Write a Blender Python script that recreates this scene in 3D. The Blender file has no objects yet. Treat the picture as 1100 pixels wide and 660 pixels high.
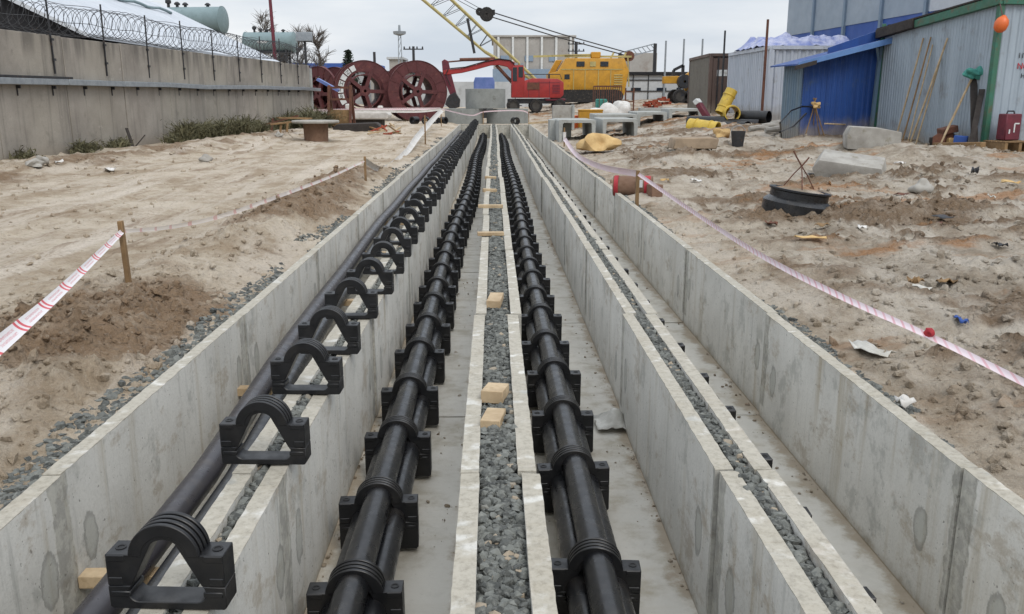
import bpy, bmesh, math, random
import numpy as np
from mathutils import Vector as V, Matrix, Euler
R = math.radians
rnd = random.Random(7)
sc = bpy.context.scene
col = sc.collection

# ------------------------------------------------------------------ camera
F, PITCH, YAW, H = 940.0, R(13.58), R(1.19), 1.6
CAM = V((0, 0, H))
fw = V((math.sin(YAW)*math.cos(PITCH), math.cos(YAW)*math.cos(PITCH), -math.sin(PITCH)))
rt = V((math.cos(YAW), -math.sin(YAW), 0))
up = rt.cross(fw)
cd = bpy.data.cameras.new('camera'); cam = bpy.data.objects.new('camera', cd); col.objects.link(cam)
cam.matrix_world = Matrix.Translation(CAM) @ Matrix((rt, up, -fw)).transposed().to_4x4()
cd.sensor_width = 36; cd.lens = 36*F/1100; cd.clip_start = .05; cd.clip_end = 3000
sc.camera = cam

def ray(px, py): return fw*F + rt*(px-550) + up*(330-py)
def at(px, py, Y):
    d = ray(px, py); return CAM + d*(Y/d.y)
def pm(Y): return Y*math.cos(PITCH)/F          # metres per photo pixel at distance Y

# ------------------------------------------------------------------ ground shape
def hsh(ix, iy, s):
    v = np.sin(ix*127.1 + iy*311.7 + s*74.7)*43758.5453
    return v - np.floor(v)
def vn(x, y, s=0):
    ix, iy = np.floor(x), np.floor(y); fx, fy = x-ix, y-iy
    fx, fy = fx*fx*fx*(fx*(fx*6-15)+10), fy*fy*fy*(fy*(fy*6-15)+10)
    a, b, c, d = hsh(ix, iy, s), hsh(ix+1, iy, s), hsh(ix, iy+1, s), hsh(ix+1, iy+1, s)
    return (a+(b-a)*fx)*(1-fy) + (c+(d-c)*fx)*fy
def fbm(x, y, s=0, o=4, g=.5):
    t, a, n = 0, 1, 0
    for k in range(o):
        t = t + a*(vn(x, y, s+k*3.1)-.5)*2; n += a; a *= g
        x, y = (x*.8-y*.6)*2.03+1.7, (x*.6+y*.8)*2.03+9.2
    return t/n
def sst(a, b, x):
    t = np.clip((x-a)/(b-a), 0, 1); return t*t*(3-2*t)
def gauss(x, y, cx, cy, sx, sy): return np.exp(-((x-cx)/sx)**2-((y-cy)/sy)**2)
XL, XR = -1.965, 2.145
def gs(x, y):                                   # smooth shape
    x = np.asarray(x, float); y = np.asarray(y, float)
    z = -.06 + .07*sst(XL, XL-.7, x) + .07*sst(XR, XR+.8, x)
    z = z + .10*sst(-8.2, -11.0, x+.085*(y-20)*-1)*sst(60, 45, y)
    z = z + .30*sst(3.2, 10, x)*sst(8, 18, y)
    z = z + .42*sst(24, 40, y)*sst(4, 9, x)
    z = z + .42*sst(56, 72, y)
    z = z + .15*gauss(x, y, -2.95, 5.7, .75, 1.3) + .12*gauss(x, y, -2.95, 7.6, .4, .6)
    z = z + .24*gauss(x, y, -2.75, 11.6, .45, 2.4) + .16*gauss(x, y, -2.8, 17, .5, 2.5)
    z = z + .22*gauss(x, y, 5.3, 11.3, 1.0, .8) + .18*gauss(x, y, 4.9, 7.2, 1.2, .7)
    z = z + .20*gauss(x, y, 9.3, 19.5, 2.0, 1.6) + .22*gauss(x, y, 4.2, 4.9, .9, .45)
    z = z + .25*gauss(x, y, 4.6, 22, 1.2, 2.2) + .22*gauss(x, y, 6.8, 24.5, 1.6, 1.2)
    wx = -11.0+.085*(y-24)
    z = z + .17*np.exp(-((x-wx-1.7)/1.0)**2)*sst(44, 34, y)*(.6+.5*vn(y*.35, y*0, 9))
    return z
def masks(x, y):
    n1 = fbm(x*.9, y*.9, 5, 4)
    mound = (gauss(x, y, -2.95, 5.8, .95, 1.6)*1.15 + gauss(x, y, -2.75, 11.8, .6, 2.8) + .8*gauss(x, y, -2.8, 17, .6, 3)
             + .9*gauss(x, y, 4.3, 5.0, 1.3, .55) + .65*gauss(x, y, 5.3, 11.0, 1.6, .9) + .5*gauss(x, y, 4.9, 7.2, 1.3, .6)
             + .5*gauss(x, y, 4.6, 22, 1.6, 3) + .6*np.exp(-((x+11.0-.085*(y-24)-1.7)/1.3)**2)*sst(44, 34, y) + .5*gauss(x, y, 7, 16, 2.0, 1.0))
    n2 = fbm(x*2.6, y*2.6, 15, 4, .6)
    damp = np.clip(mound*1.05 + n1*.6 + n2*.35 - .2 + .22*sst(3, 6, x)*fbm(x*.35, y*.8, 19, 3), 0, 1)
    rr = sst(1.8, 3.5, x); cl = np.clip(fbm(x*5.5, y*5.5, 31, 4, .6)-.02, 0, 1)*sst(-.1, .3, fbm(x*.7, y*.7, 71, 3)+.1)
    band = sst(.12, .4, fbm(x*.45, y*1.3, 83, 4))
    damp = np.clip(damp + rr*(1.5*cl + .55*band), 0, 1)
    return damp, np.clip(mound, 0, 1)
def track(x, y):                                # wheel tracks of the site road
    u = x + .07*y + .35*fbm(x*.05, y*.12, 41, 2)
    return u, np.sin(u*4.3)*.6 + np.sin(u*9.7+1)*.4, sst(-2.9, -4.0, x)*sst(-10.0, -8.6, x-.085*(y-24))
def gd(x, y):                                   # small relief
    x = np.asarray(x, float); y = np.asarray(y, float)
    damp, md = masks(x, y)
    right = sst(1.5, 4, x)
    u, rut, tr = track(x, y); flat = 1-.55*tr
    z = .05*fbm(x*.55, y*.55, 1, 3)*(1+1.3*right)
    z = z + (.034*flat+.04*right)*fbm(x*1.9, y*1.9, 11, 4)
    rid = 1-np.abs(fbm(x*3.1, y*3.1, 21, 4))
    z = z + (.022*flat+.075*md+.05*right)*(rid-.75) + .10*right*sst(.1, .45, fbm(x*.45, y*1.3, 83, 4))
    patch = sst(.0, .5, fbm(x*.7, y*.7, 71, 3)+.15)
    clod = np.clip(fbm(x*5.5, y*5.5, 31, 4, .6)-.08, 0, 1)
    z = z + (.03*flat+.05*patch*flat+.19*md+.06*right*(.4+patch))*clod + (.05*md+.012*right)*np.clip(fbm(x*11, y*11, 51, 3, .6), -.2, 1)
    z = z + .02*fbm(x*15, y*15, 61, 3, .6)*(.5+1.1*md+.5*right+.5*patch)
    # tyre ruts of the track on the left, drifting slightly
    z = z + .05*tr*rut*(.55+.45*fbm(x*.4, y*.12, 44, 2))
    tread = np.abs(np.sin(y*11+np.sin(u*7)*.8))
    z = z - .022*tr*tread*sst(.2, .55, rut)
    fade = sst(.0, .35, np.maximum(XL-x, x-XR)) + .25
    fade = np.where((x > XL) & (x < XR), .4, np.minimum(fade, 1))
    return z*fade
def gz(x, y): return float(gs(x, y)+gd(x, y))
def on(px, py, sink=0.0):                        # point of the ground seen at a photo pixel
    d = ray(px, py).normalized(); t = 2.0
    while t < 200:
        p = CAM+d*t
        if p.z <= float(gs(p.x, p.y)): break
        t *= 1.004
    p.z = gz(p.x, p.y)-sink
    return p

# ------------------------------------------------------------------ materials
def lin(h):
    h = h.lstrip('#'); o = []
    for i in (0, 2, 4):
        c = int(h[i:i+2], 16)/255; o.append(c/12.92 if c <= .04045 else ((c+.055)/1.055)**2.4)
    return (*o, 1)
class NT:
    def __init__(s, name):
        s.m = bpy.data.materials.new(name); s.m.use_nodes = True
        s.t = s.m.node_tree; s.b = s.t.nodes['Principled BSDF']
        s.tc = s.t.nodes.new('ShaderNodeTexCoord'); s.oi = s.t.nodes.new('ShaderNodeObjectInfo')
    def n(s, ty, **k):
        nd = s.t.nodes.new('ShaderNode'+ty)
        for a, v in k.items(): setattr(nd, a, v)
        return nd
    def put(s, sock, v):
        if v is None: return
        if isinstance(v, bpy.types.NodeSocket): s.t.links.new(v, sock)
        else: sock.default_value = v
    def obj(s, scale=(1, 1, 1), shift=True):
        mp = s.n('Mapping'); s.put(mp.inputs[0], s.tc.outputs['Object']); mp.inputs['Scale'].default_value = scale
        if not shift: return mp.outputs[0]
        v = s.n('VectorMath', operation='SCALE'); v.inputs[0].default_value = (31, 17, 23); s.put(v.inputs['Scale'], s.oi.outputs['Random'])
        a = s.n('VectorMath', operation='ADD'); s.put(a.inputs[0], mp.outputs[0]); s.put(a.inputs[1], v.outputs[0])
        return a.outputs[0]
    def world(s, scale=(1, 1, 1)):
        g = s.n('NewGeometry'); mp = s.n('Mapping'); s.put(mp.inputs[0], g.outputs['Position']); mp.inputs['Scale'].default_value = scale
        return mp.outputs[0]
    def noise(s, vec, scale, detail=5, rough=.55, dist=0):
        nd = s.n('TexNoise'); s.put(nd.inputs['Vector'], vec)
        nd.inputs['Scale'].default_value = scale; nd.inputs['Detail'].default_value = detail
        nd.inputs['Roughness'].default_value = rough; nd.inputs['Distortion'].default_value = dist
        return nd.outputs['Fac']
    def ma(s, op, a, b=None, c=None, clamp=False):
        nd = s.n('Math', operation=op, use_clamp=clamp)
        for i, v in enumerate((a, b, c)): s.put(nd.inputs[i], v)
        return nd.outputs[0]
    def ss(s, v, a, b, lo=0, hi=1):
        nd = s.n('MapRange', interpolation_type='SMOOTHSTEP'); s.put(nd.inputs[0], v)
        for i, x in zip((1, 2, 3, 4), (a, b, lo, hi)): nd.inputs[i].default_value = x
        return nd.outputs[0]
    def mix(s, f, a, b, mode='MIX'):
        nd = s.n('Mix', data_type='RGBA', blend_type=mode)
        s.put(nd.inputs[0], f); s.put(nd.inputs[6], a); s.put(nd.inputs[7], b)
        return nd.outputs[2]
    def bump(s, h, strength=.3, dist=.01):
        nd = s.n('Bump'); nd.inputs['Strength'].default_value = strength; nd.inputs['Distance'].default_value = dist
        s.put(nd.inputs['Height'], h); s.put(s.b.inputs['Normal'], nd.outputs[0])
    def xyz(s, vec):
        nd = s.n('SeparateXYZ'); s.put(nd.inputs[0], vec); return nd.outputs
    def attr(s, name):
        nd = s.n('Attribute', attribute_name=name); return nd.outputs['Fac']
    def set(s, **k):
        for a, v in k.items(): s.put(s.b.inputs[a.replace('_', ' ')], v)
        return s.m
def simple(name, c, rough=.6, c2=None, scale=3, metal=0, bump=0, bscale=40, spread=.15, dirt=None, dirtlo=.55, dirthi=.75):
    """A base colour mottled by noise, optional dirt blotches, optional bump."""
    t = NT(name); a = lin(c)
    b = lin(c2) if c2 else tuple(x*(1-spread*2) for x in a[:3])+(1,)
    v = t.obj()
    k = t.mix(t.ss(t.noise(v, scale, 6, .6), .3, .7), a, b)
    k = t.mix(t.ss(t.noise(v, scale*11, 3, .6), .35, .75, 0, .35), k, tuple(x*.7 for x in a[:3])+(1,))
    if dirt: k = t.mix(t.ss(t.noise(v, scale*1.7, 7, .65), dirtlo, dirthi), k, lin(dirt))
    t.set(Base_Color=k, Roughness=t.ss(t.noise(v, scale*4, 3), .3, .7, max(rough-.08, .05), min(rough+.1, 1)), Metallic=metal)
    if bump: t.bump(t.noise(v, bscale, 5, .6), bump, .01)
    return t.m
M = {}
def trough_mat():
    t = NT('trough_concrete'); v = t.obj(); o = t.xyz(t.obj(shift=False))
    n1 = t.noise(v, 1.4, 8, .62); n2 = t.noise(v, 9, 5, .6); fine = t.noise(v, 70, 4, .7)
    c = t.mix(t.ss(n1, .3, .72), lin('#d3d1ca'), lin('#bdbbb4'))
    c = t.mix(t.ss(n2, .5, .8, 0, .45), c, lin('#d0cdc4'))
    br = t.ma('MULTIPLY', t.oi.outputs['Random'], .22)
    c = t.mix(br, c, lin('#8a8982'))
    streak = t.noise(t.obj((1, 7, .5)), 1.0, 5, .6)                       # run-off streaks, long in z
    c = t.mix(t.ss(streak, .52, .74, 0, .6), c, lin('#94866a'))
    streak2 = t.noise(t.obj((1, 11, .7)), 1.3, 4, .6)
    c = t.mix(t.ss(streak2, .58, .75, 0, .4), c, lin('#74756f'))
    pit = t.noise(v, 38, 2, .5)
    c = t.mix(t.ss(pit, .68, .74, 0, .6), c, lin('#4f4d48'))
    c = t.mix(t.ss(fine, .45, .8, 0, .25), c, lin('#66645d'))
    sp = t.noise(t.obj((1, 1, 1.6)), 2.2, 9, .75)
    c = t.mix(t.ss(sp, .53, .63, 0, .5), c, lin('#8d7e68')); c = t.mix(t.ss(t.noise(v, 3.1, 9, .72), .54, .64, 0, .45), c, lin('#85857e'))
    # splashed earth on the floor and along the foot of the walls
    foot = t.ss(o[2], -.80, -.74, 1, 0); wob = t.noise(v, 5, 6, .65)
    c = t.mix(t.ma('MULTIPLY', foot, t.ss(wob, .5, .68, 0, .55)), c, lin('#8a7b63'))
    base = t.ss(t.ma('ADD', o[2], t.ma('MULTIPLY', wob, .12)), -.80, -.69, .55, 0)
    c = t.mix(base, c, lin('#837a66'))
    c = t.mix(t.ss(o[2], -.812, -.818, 0, .55), c, t.mix(t.ss(wob, .4, .7), lin('#d9d5cb'), lin('#b8b1a1')))
    ax_ = t.ma('ADD', t.ma('ABSOLUTE', o[0]), t.ma('MULTIPLY', t.ma('SUBTRACT', t.noise(v, 3.5, 7, .7), .5), .42))
    c = t.mix(t.ma('MULTIPLY', t.ss(o[2], -.805, -.815), t.ss(ax_, .30, .40, 0, .8)), c, t.mix(n2, lin('#7b6c55'), lin('#a39580')))
    # mortar smeared over the joint at both ends
    ay = t.ma('ABSOLUTE', o[1])
    jo = t.ma('ADD', ay, t.ma('MULTIPLY', t.ma('SUBTRACT', t.noise(v, 7, 5, .6), .5), .11))
    isw = t.ss(o[2], -.73, -.70)
    j = t.ma('MULTIPLY', t.ma('MAXIMUM', t.ss(jo, 1.375, 1.388), t.ss(t.ma('SUBTRACT', jo, t.ma('MULTIPLY', t.ma('LESS_THAN', o[1], 0), .2)), 1.30, 1.313)), isw)
    c = t.mix(t.ma('MULTIPLY', j, .6), c, t.mix(t.ss(t.noise(v, 12, 5, .7), .4, .6), lin('#6d6b62'), lin('#9f9c90')))
    # plugged lifting holes: oval mortar patches
    ey = t.ma('DIVIDE', t.ma('SUBTRACT', ay, t.ma('ADD', t.ma('MULTIPLY', t.oi.outputs['Random'], .3), .98)), .075); ez = t.ma('DIVIDE', t.ma('ADD', o[2], t.ma('ADD', t.ma('MULTIPLY', t.oi.outputs['Random'], -.2), .56)), .14)
    e = t.ma('SQRT', t.ma('ADD', t.ma('MULTIPLY', ey, ey), t.ma('MULTIPLY', ez, ez)))
    e = t.ma('ADD', e, t.ma('MULTIPLY', t.noise(v, 6, 6, .7), 1.3))
    c = t.mix(t.ma('MULTIPLY', t.ss(e, 1.62, 1.5), .55), c, t.mix(t.ss(e, 1.5, 1.2), lin('#65655f'), t.mix(n2, lin('#85867f'), lin('#a2a298'))))
    # rough cast rims: cream laitance
    rim = t.ss(t.ma('ADD', o[2], t.ma('MULTIPLY', t.ma('SUBTRACT', n2, .5), .022)), -.006, -.002)
    c = t.mix(t.ma('MULTIPLY', rim, .85), c, t.mix(t.ss(t.noise(v, 30, 6, .75), .4, .75), lin('#a29c8e'), lin('#7c7668')))
    h = t.ma('ADD', t.noise(v, 26, 6, .65), t.ma('MULTIPLY', t.ss(pit, .68, .74), -.8))
    h = t.ma('ADD', h, t.ma('MULTIPLY', j, .5))
    t.set(Base_Color=c, Roughness=.88); t.bump(h, .35, .008); M['trough'] = t.m
trough_mat()
def ground_mat():
    t = NT('sandy_soil'); w = t.world(); o = t.xyz(w)
    damp = t.attr('damp'); right = t.ss(o[0], .5, 4)
    n1 = t.noise(w, .7, 8, .62, .4); n2 = t.noise(w, 3.4, 8, .66); n3 = t.noise(w, 22, 6, .7); n4 = t.noise(w, 90, 3, .7)
    lt = t.mix(right, lin('#c2b6a4'), lin('#b8ae9f')); dk = t.mix(right, lin('#9a8973'), lin('#8b7f6f'))
    c = t.mix(t.ss(t.ma('ADD', t.ma('MULTIPLY', n1, .6), t.ma('MULTIPLY', n2, .4)), .38, .62), lt, dk)
    # ridge tops dried pale, long in the driving direction on the left
    pale = t.noise(t.world((1.5, .3, 1)), 1.3, 7, .65)
    c = t.mix(t.ss(pale, .48, .64, 0, .75), c, t.mix(right, lin('#c4b9aa'), lin('#bbb3a7')))
    c = t.mix(t.ma('MULTIPLY', t.ss(damp, .2, .6), t.ss(n2, .25, .6, .5, 1)), c, t.mix(n3, t.mix(right, lin('#6a5745'), lin('#5c4c3d')), t.mix(right, lin('#9c846a'), lin('#8b765f'))))
    trk = t.attr('track'); c = t.mix(t.ma('MULTIPLY', trk, t.ss(n3, .3, .6, .75, .35)), c, lin('#d6ccbf'))
    c = t.mix(t.ma('MULTIPLY', t.ss(t.noise(t.world((1.6, .22, 1)), 1.7, 7, .65), .55, .66, 0, .6), t.ss(o[0], -2.6, -3.6)), c, lin('#84705b'))
    # ochre clay patches on the right-hand side
    och = t.noise(t.world((.5, 1.1, 1)), .9, 6, .6)
    c = t.mix(t.ma('MULTIPLY', t.ss(och, .54, .64, 0, .7), right), c, lin('#97693d'))
    c = t.mix(t.ss(n3, .5, .75, 0, .5), c, lin('#5e5040'))
    c = t.mix(t.ss(n3, .48, .28, 0, .3), c, lin('#cbbfae'))
    c = t.mix(t.ss(n4, .55, .75, 0, .35), c, lin('#4c4136'))
    h = t.ma('ADD', t.ma('MULTIPLY', n3, .9), t.ma('MULTIPLY', n4, .35)); h = t.ma('ADD', h, t.ma('MULTIPLY', n2, 1.2))
    vo = t.n('TexVoronoi'); dv = t.n('VectorMath', operation='ADD'); nzv = t.n('TexNoise'); nzv.inputs['Scale'].default_value = 9; t.put(nzv.inputs['Vector'], w)
    sc_ = t.n('VectorMath', operation='SCALE'); t.put(sc_.inputs[0], nzv.outputs['Color']); sc_.inputs['Scale'].default_value = .16; t.put(dv.inputs[0], w); t.put(dv.inputs[1], sc_.outputs[0]); t.put(vo.inputs['Vector'], dv.outputs[0]); vo.inputs['Scale'].default_value = 17
    h = t.ma('ADD', h, t.ma('MULTIPLY', vo.outputs['Distance'], t.ss(damp, .1, .6, -.25, -1.1)))
    t.set(Base_Color=c, Roughness=.95); t.b.inputs['Specular IOR Level'].default_value = .2; t.bump(h, 1.0, .045); M['ground'] = t.m
ground_mat()
def gravel_mat():
    t = NT('crushed_stone'); w = t.world(); tone = t.attr('tone')
    c = t.mix(tone, lin('#313331'), lin('#6f716c')); c = t.mix(t.ss(t.noise(w, 60, 4, .7), .45, .75, 0, .5), c, lin('#8f908a'))
    c = t.mix(t.ss(tone, .955, .975, 0, .7), c, lin('#a08f78'))
    t.set(Base_Color=c, Roughness=.85); t.bump(t.noise(w, 150, 3), .3, .004); M['gravel'] = t.m
gravel_mat()
def plastic(name, c, rough, dust):
    t = NT(name); v = t.obj(); w = t.noise(v, 6, 6, .65)
    k = t.mix(t.ss(w, .45, .8, 0, dust), lin(c), lin('#6f675c'))
    t.set(Base_Color=k, Roughness=t.ss(t.noise(v, 14, 4), .3, .7, rough-.07, rough+.12)); t.bump(t.noise(v, 120, 3), .08, .002); return t.m
M['clamp'] = plastic('black_moulded_plastic', '#0b0c0f', .42, .09)
M['pipe'] = plastic('black_pipe', '#141518', .3, .14)
M['greypipe'] = plastic('grey_sheened_pipe', '#343236', .32, .25)  # black pipe coloured greyer all over, painting in the sky's reflected sheen
M['bolt'] = plastic('bolt_recess', '#0b0b0c', .6, .02)
M['wood'] = simple('sawn_timber', '#bda888', .8, '#9a8466', 5, bump=.3, bscale=25, dirt='#8a7350')
M['oldwood'] = simple('weathered_timber', '#8f7350', .85, '#6d563a', 4, bump=.3, bscale=25, dirt='#4c3c2a')

# ------------------------------------------------------------------ mesh builder
class MB:
    def __init__(s, m=None): s.v = []; s.f = []; s.M = m or Matrix.Identity(4); s.uv = None
    def add(s, vs, fs):
        o = len(s.v); s.v += [tuple(s.M @ V(p)) for p in vs]; s.f += [tuple(i+o for i in f) for f in fs]; return s
    def box(s, c, d, rot=None):
        c = V(c); m = (Euler(rot).to_matrix() if rot else Matrix.Identity(3))
        vs = [c + m @ V((x*d[0]/2, y*d[1]/2, z*d[2]/2)) for z in (-1, 1) for y in (-1, 1) for x in (-1, 1)]
        return s.add(vs, [(0, 2, 3, 1), (4, 5, 7, 6), (0, 1, 5, 4), (1, 3, 7, 5), (3, 2, 6, 7), (2, 0, 4, 6)])
    def bar(s, p, q, w, h=None, upv=(0, 0, 1)):
        p, q = V(p), V(q); d = (q-p).normalized(); u = V(upv)
        if abs(d.dot(u)) > .98: u = V((0, 1, 0))
        a = d.cross(u).normalized(); b = a.cross(d); h = h or w
        vs = [e + a*(x*w/2) + b*(y*h/2) for e in (p, q) for y in (-1, 1) for x in (-1, 1)]
        return s.add(vs, [(0, 1, 3, 2), (4, 6, 7, 5), (0, 4, 5, 1), (1, 5, 7, 3), (3, 7, 6, 2), (2, 6, 4, 0)])
    def tube(s, pts, r, n=8, caps=True):
        pts = [V(p) for p in pts]; rs = r if isinstance(r, (list, tuple)) else [r]*len(pts)
        vs, fs = [], []; prev = None
        for i, p in enumerate(pts):
            d = (pts[min(i+1, len(pts)-1)]-pts[max(i-1, 0)]).normalized()
            if prev is None:
                u = V((0, 0, 1)) if abs(d.z) < .9 else V((0, 1, 0)); a = d.cross(u).normalized()
            else: a = (prev-d*prev.dot(d)).normalized()
            prev = a; b = d.cross(a)
            vs += [p + (a*math.cos(2*math.pi*k/n)+b*math.sin(2*math.pi*k/n))*rs[i] for k in range(n)]
        for i in range(len(pts)-1):
            for k in range(n):
                fs.append((i*n+k, i*n+(k+1) % n, (i+1)*n+(k+1) % n, (i+1)*n+k))
        if caps: fs += [tuple(range(n))[::-1], tuple(range((len(pts)-1)*n, len(pts)*n))]
        return s.add(vs, fs)
    def lathe(s, prof, n=24, axis=None, closed=False):   # prof of (r, z); axis: 4x4
        m = axis or Matrix.Identity(4); vs, fs = [], []
        for r, z in prof: vs += [m @ V((r*math.cos(2*math.pi*k/n), r*math.sin(2*math.pi*k/n), z)) for k in range(n)]
        L = len(prof)
        for i in range(L if closed else L-1):
            j = (i+1) % L
            for k in range(n): fs.append((i*n+k, i*n+(k+1) % n, j*n+(k+1) % n, j*n+k))
        if not closed: fs += [tuple(range(n))[::-1], tuple(range((L-1)*n, L*n))]
        return s.add(vs, fs)
    def prism(s, poly, y0, y1):                            # poly in (x, z), extruded along y
        n = len(poly)
        vs = [(x, y0, z) for x, z in poly]+[(x, y1, z) for x, z in poly]
        return s.add(vs, [tuple(range(n)), tuple(range(2*n-1, n-1, -1))]+[(i, i+n, (i+1) % n+n, (i+1) % n) for i in range(n)])
    def blob(s, c, r, amp=.2, sub=2, seed=0, flat=None):
        bm = bmesh.new(); bmesh.ops.create_icosphere(bm, subdivisions=sub, radius=1)
        q = random.Random(seed); ph = [V((q.uniform(-3, 3), q.uniform(-3, 3), q.uniform(-3, 3))) for _ in range(6)]
        vs = []
        for v in bm.verts:
            d = v.co.normalized(); k = 1+amp*sum(math.sin(d.dot(p)*1.6+i) for i, p in enumerate(ph))/2.4
            z = d.z*k
            if flat is not None: z = max(z, flat)
            vs.append((c[0]+d.x*k*r[0], c[1]+d.y*k*r[1], c[2]+z*r[2]))
        fs = [tuple(v.index for v in f.verts) for f in bm.faces]; bm.free()
        return s.add(vs, fs)
    def build(s, name, mat, parent=None, loc=None, rot=None, bevel=0, seg=1, smooth=40):
        me = bpy.data.meshes.new(name); me.from_pydata(s.v, [], s.f)
        bm = bmesh.new(); bm.from_mesh(me)
        bmesh.ops.recalc_face_normals(bm, faces=bm.faces)
        if bevel:
            es = [e for e in bm.edges if len(e.link_faces) == 2 and e.calc_face_angle(0) > R(30)]
            bmesh.ops.bevel(bm, geom=es, offset=bevel, segments=seg, profile=.6, affect='EDGES', clamp_overlap=True)
        bm.to_mesh(me); bm.free()
        if smooth:
            me.polygons.foreach_set('use_smooth', [True]*len(me.polygons)); me.set_sharp_from_angle(angle=R(smooth))
        me.materials.append(mat if not isinstance(mat, str) else M[mat])
        o = bpy.data.objects.new(name, me); col.objects.link(o)
        if parent: o.parent = parent
        if loc is not None: o.location = loc
        if rot is not None: o.rotation_euler = rot
        return o
def tag(o, label, cat, group=None, kind=None):
    o['label'] = label; o['category'] = cat
    if group: o['group'] = group
    if kind: o['kind'] = kind
    return o
def thing(name, label, cat, loc, rz=0, group=None, rot=None):
    o = bpy.data.objects.new(name, None); o.empty_display_size = .1; col.objects.link(o)
    o.location = loc; o.rotation_euler = rot or (0, 0, rz)
    return tag(o, label, cat, group)
def copy_tree(o, parent=None):
    c = o.copy(); col.objects.link(c)
    if parent: c.parent = parent
    for ch in list(o.children): copy_tree(ch, c)
    return c
def fast(name, verts, faces, mat, attrs=None, smooth=False):     # numpy mesh of equal-sided faces
    me = bpy.data.meshes.new(name); nv, nf, k = len(verts), len(faces), faces.shape[1]
    me.vertices.add(nv); me.vertices.foreach_set('co', verts.astype(np.float32).ravel())
    me.loops.add(nf*k); me.loops.foreach_set('vertex_index', faces.astype(np.int32).ravel())
    me.polygons.add(nf); me.polygons.foreach_set('loop_start', np.arange(0, nf*k, k, dtype=np.int32))
    me.update(calc_edges=True)
    me.polygons.foreach_set('use_smooth', np.full(nf, smooth))
    for a, vals in (attrs or {}).items():
        at_ = me.attributes.new(a, 'FLOAT', 'POINT'); at_.data.foreach_set('value', vals.astype(np.float32))
    me.materials.append(M[mat]); me.validate()
    o = bpy.data.objects.new(name, me); col.objects.link(o); return o
ORD = 'first second third fourth fifth sixth seventh eighth ninth tenth eleventh twelfth thirteenth fourteenth fifteenth'.split()

# ------------------------------------------------------------------ ground
TY0, TY1, BL = -2.15, 51.95, 2.85
def build_ground():
    ys = [-40, -15, -6]+list(np.linspace(-3, 2, 14))
    y = 2.0
    while y < 92: y *= 1.0095; ys.append(y)
    ys += [97, 105, 120, 150, 220, 400, 1200]
    ys = np.array(sorted(set(ys+[TY0, TY1, TY1+.02])))
    t = np.linspace(0, 1, 250)**1.25
    far = np.array([1.15, 1.5, 2.5, 5, 14, 60])
    rows, dmp, trk = [], [], []
    for y in ys:
        w = 3.5+.78*max(y, 1)
        s = np.concatenate([t, far])*w
        x = np.concatenate([(XL-s)[::-1], np.linspace(XL, XR, 30)[1:-1], XR+s])
        yy = np.full_like(x, y)
        rows.append(np.stack([x, yy, gs(x, yy)+gd(x, yy)], 1)); dmp.append(masks(x, yy)[0]); u_, r_, t_ = track(x, yy); trk.append(t_*sst(.05, .5, r_)*(.4+.6*sst(-.2, .3, fbm(x*.5, yy*.15, 44, 3))))
    A = np.array(rows); ny, nx = A.shape[:2]
    idx = np.arange(ny*nx).reshape(ny, nx)
    f = np.stack([idx[:-1, :-1], idx[:-1, 1:], idx[1:, 1:], idx[1:, :-1]], -1)
    n = len(t)+len(far); keep = np.ones((ny-1, nx-1), bool)
    inside = (ys[:-1] >= TY0-1e-4) & (ys[1:] <= TY1+1e-4)
    keep[inside, n-1:nx-n] = False
    o = fast('ground', A.reshape(-1, 3), f[keep], 'ground', {'damp': np.array(dmp).ravel(), 'track': np.array(trk).ravel()}, True)
    o['kind'] = 'structure'
build_ground()

# ------------------------------------------------------------------ concrete troughs
TD, WT = .82, .08
def wob(y, s): return .022*math.sin(y*.21+s*1.7)*min(1, max(0, (y-6)/10)) + .012*math.sin(y*.9+s*3)
rowsT = [(-1.96, -1.06, 'outer left'), (-1.0, -.07, 'inner left'), (.11, 1.06, 'inner right'), (1.14, 2.14, 'outer right')]
def trough_mesh(w):
    mb = MB(); a, b = w/2, w/2-WT; L = BL-.012
    prof = [(-a, 0), (-b, 0), (-b, -TD), (b, -TD), (b, 0), (a, 0), (a, -TD-.09), (-a, -TD-.09)]
    n = 60; fs = []; vs = []; q = random.Random(int(w*1000))
    for i in range(n+1):
        y = -L/2+L*i/n
        for j, (x, z) in enumerate(prof):
            r = j in (0, 1, 4, 5)
            vs.append((x+(q.uniform(-.0016, .0016) if r else 0), y, z+(q.uniform(-.0025, .001)-(.006*q.random() if q.random() < .06 else 0) if r else 0)))
    m = len(prof)
    for i in range(n):
        for j in range(m): fs.append((i*m+j, i*m+(j+1) % m, (i+1)*m+(j+1) % m, (i+1)*m+j))
    for e in (0, n*m): fs += [(e, e+1, e+2, e+7), (e+7, e+2, e+3, e+6), (e+3, e+4, e+5, e+6)]
    mb.add(vs, fs)
    return mb
for ri, (x0, x1, nm) in enumerate(rowsT):
    proto = trough_mesh(x1-x0).build('concrete_trough', 'trough', smooth=30)
    for k in range(19):
        y = TY0+BL*(k+.5)
        o = proto if k == 0 else proto.copy()
        if k: col.objects.link(o)
        q = random.Random(ri*50+k)
        o.location = ((x0+x1)/2+q.uniform(-.006, .006)+wob(y, 0)*.6, y, q.uniform(-.004, .004)); o.rotation_euler = (q.uniform(-.001, .001), 0, q.uniform(-.002, .002))
        if k < 8: lb = 'grey concrete cable trough block, %s from the camera in the %s row' % (ORD[k], nm)
        else: lb = 'distant grey concrete trough block beyond the eighth in the %s row' % nm
        tag(o, lb, 'trough', 'concrete trough blocks of the %s row' % nm)
mb = MB().box((.1, TY1+.08, -.47), (4.3, .14, .86))
tag(mb.build('end_wall', 'trough', bevel=.01), 'low concrete wall closing the far end of the cable troughs', 'wall')

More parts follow.
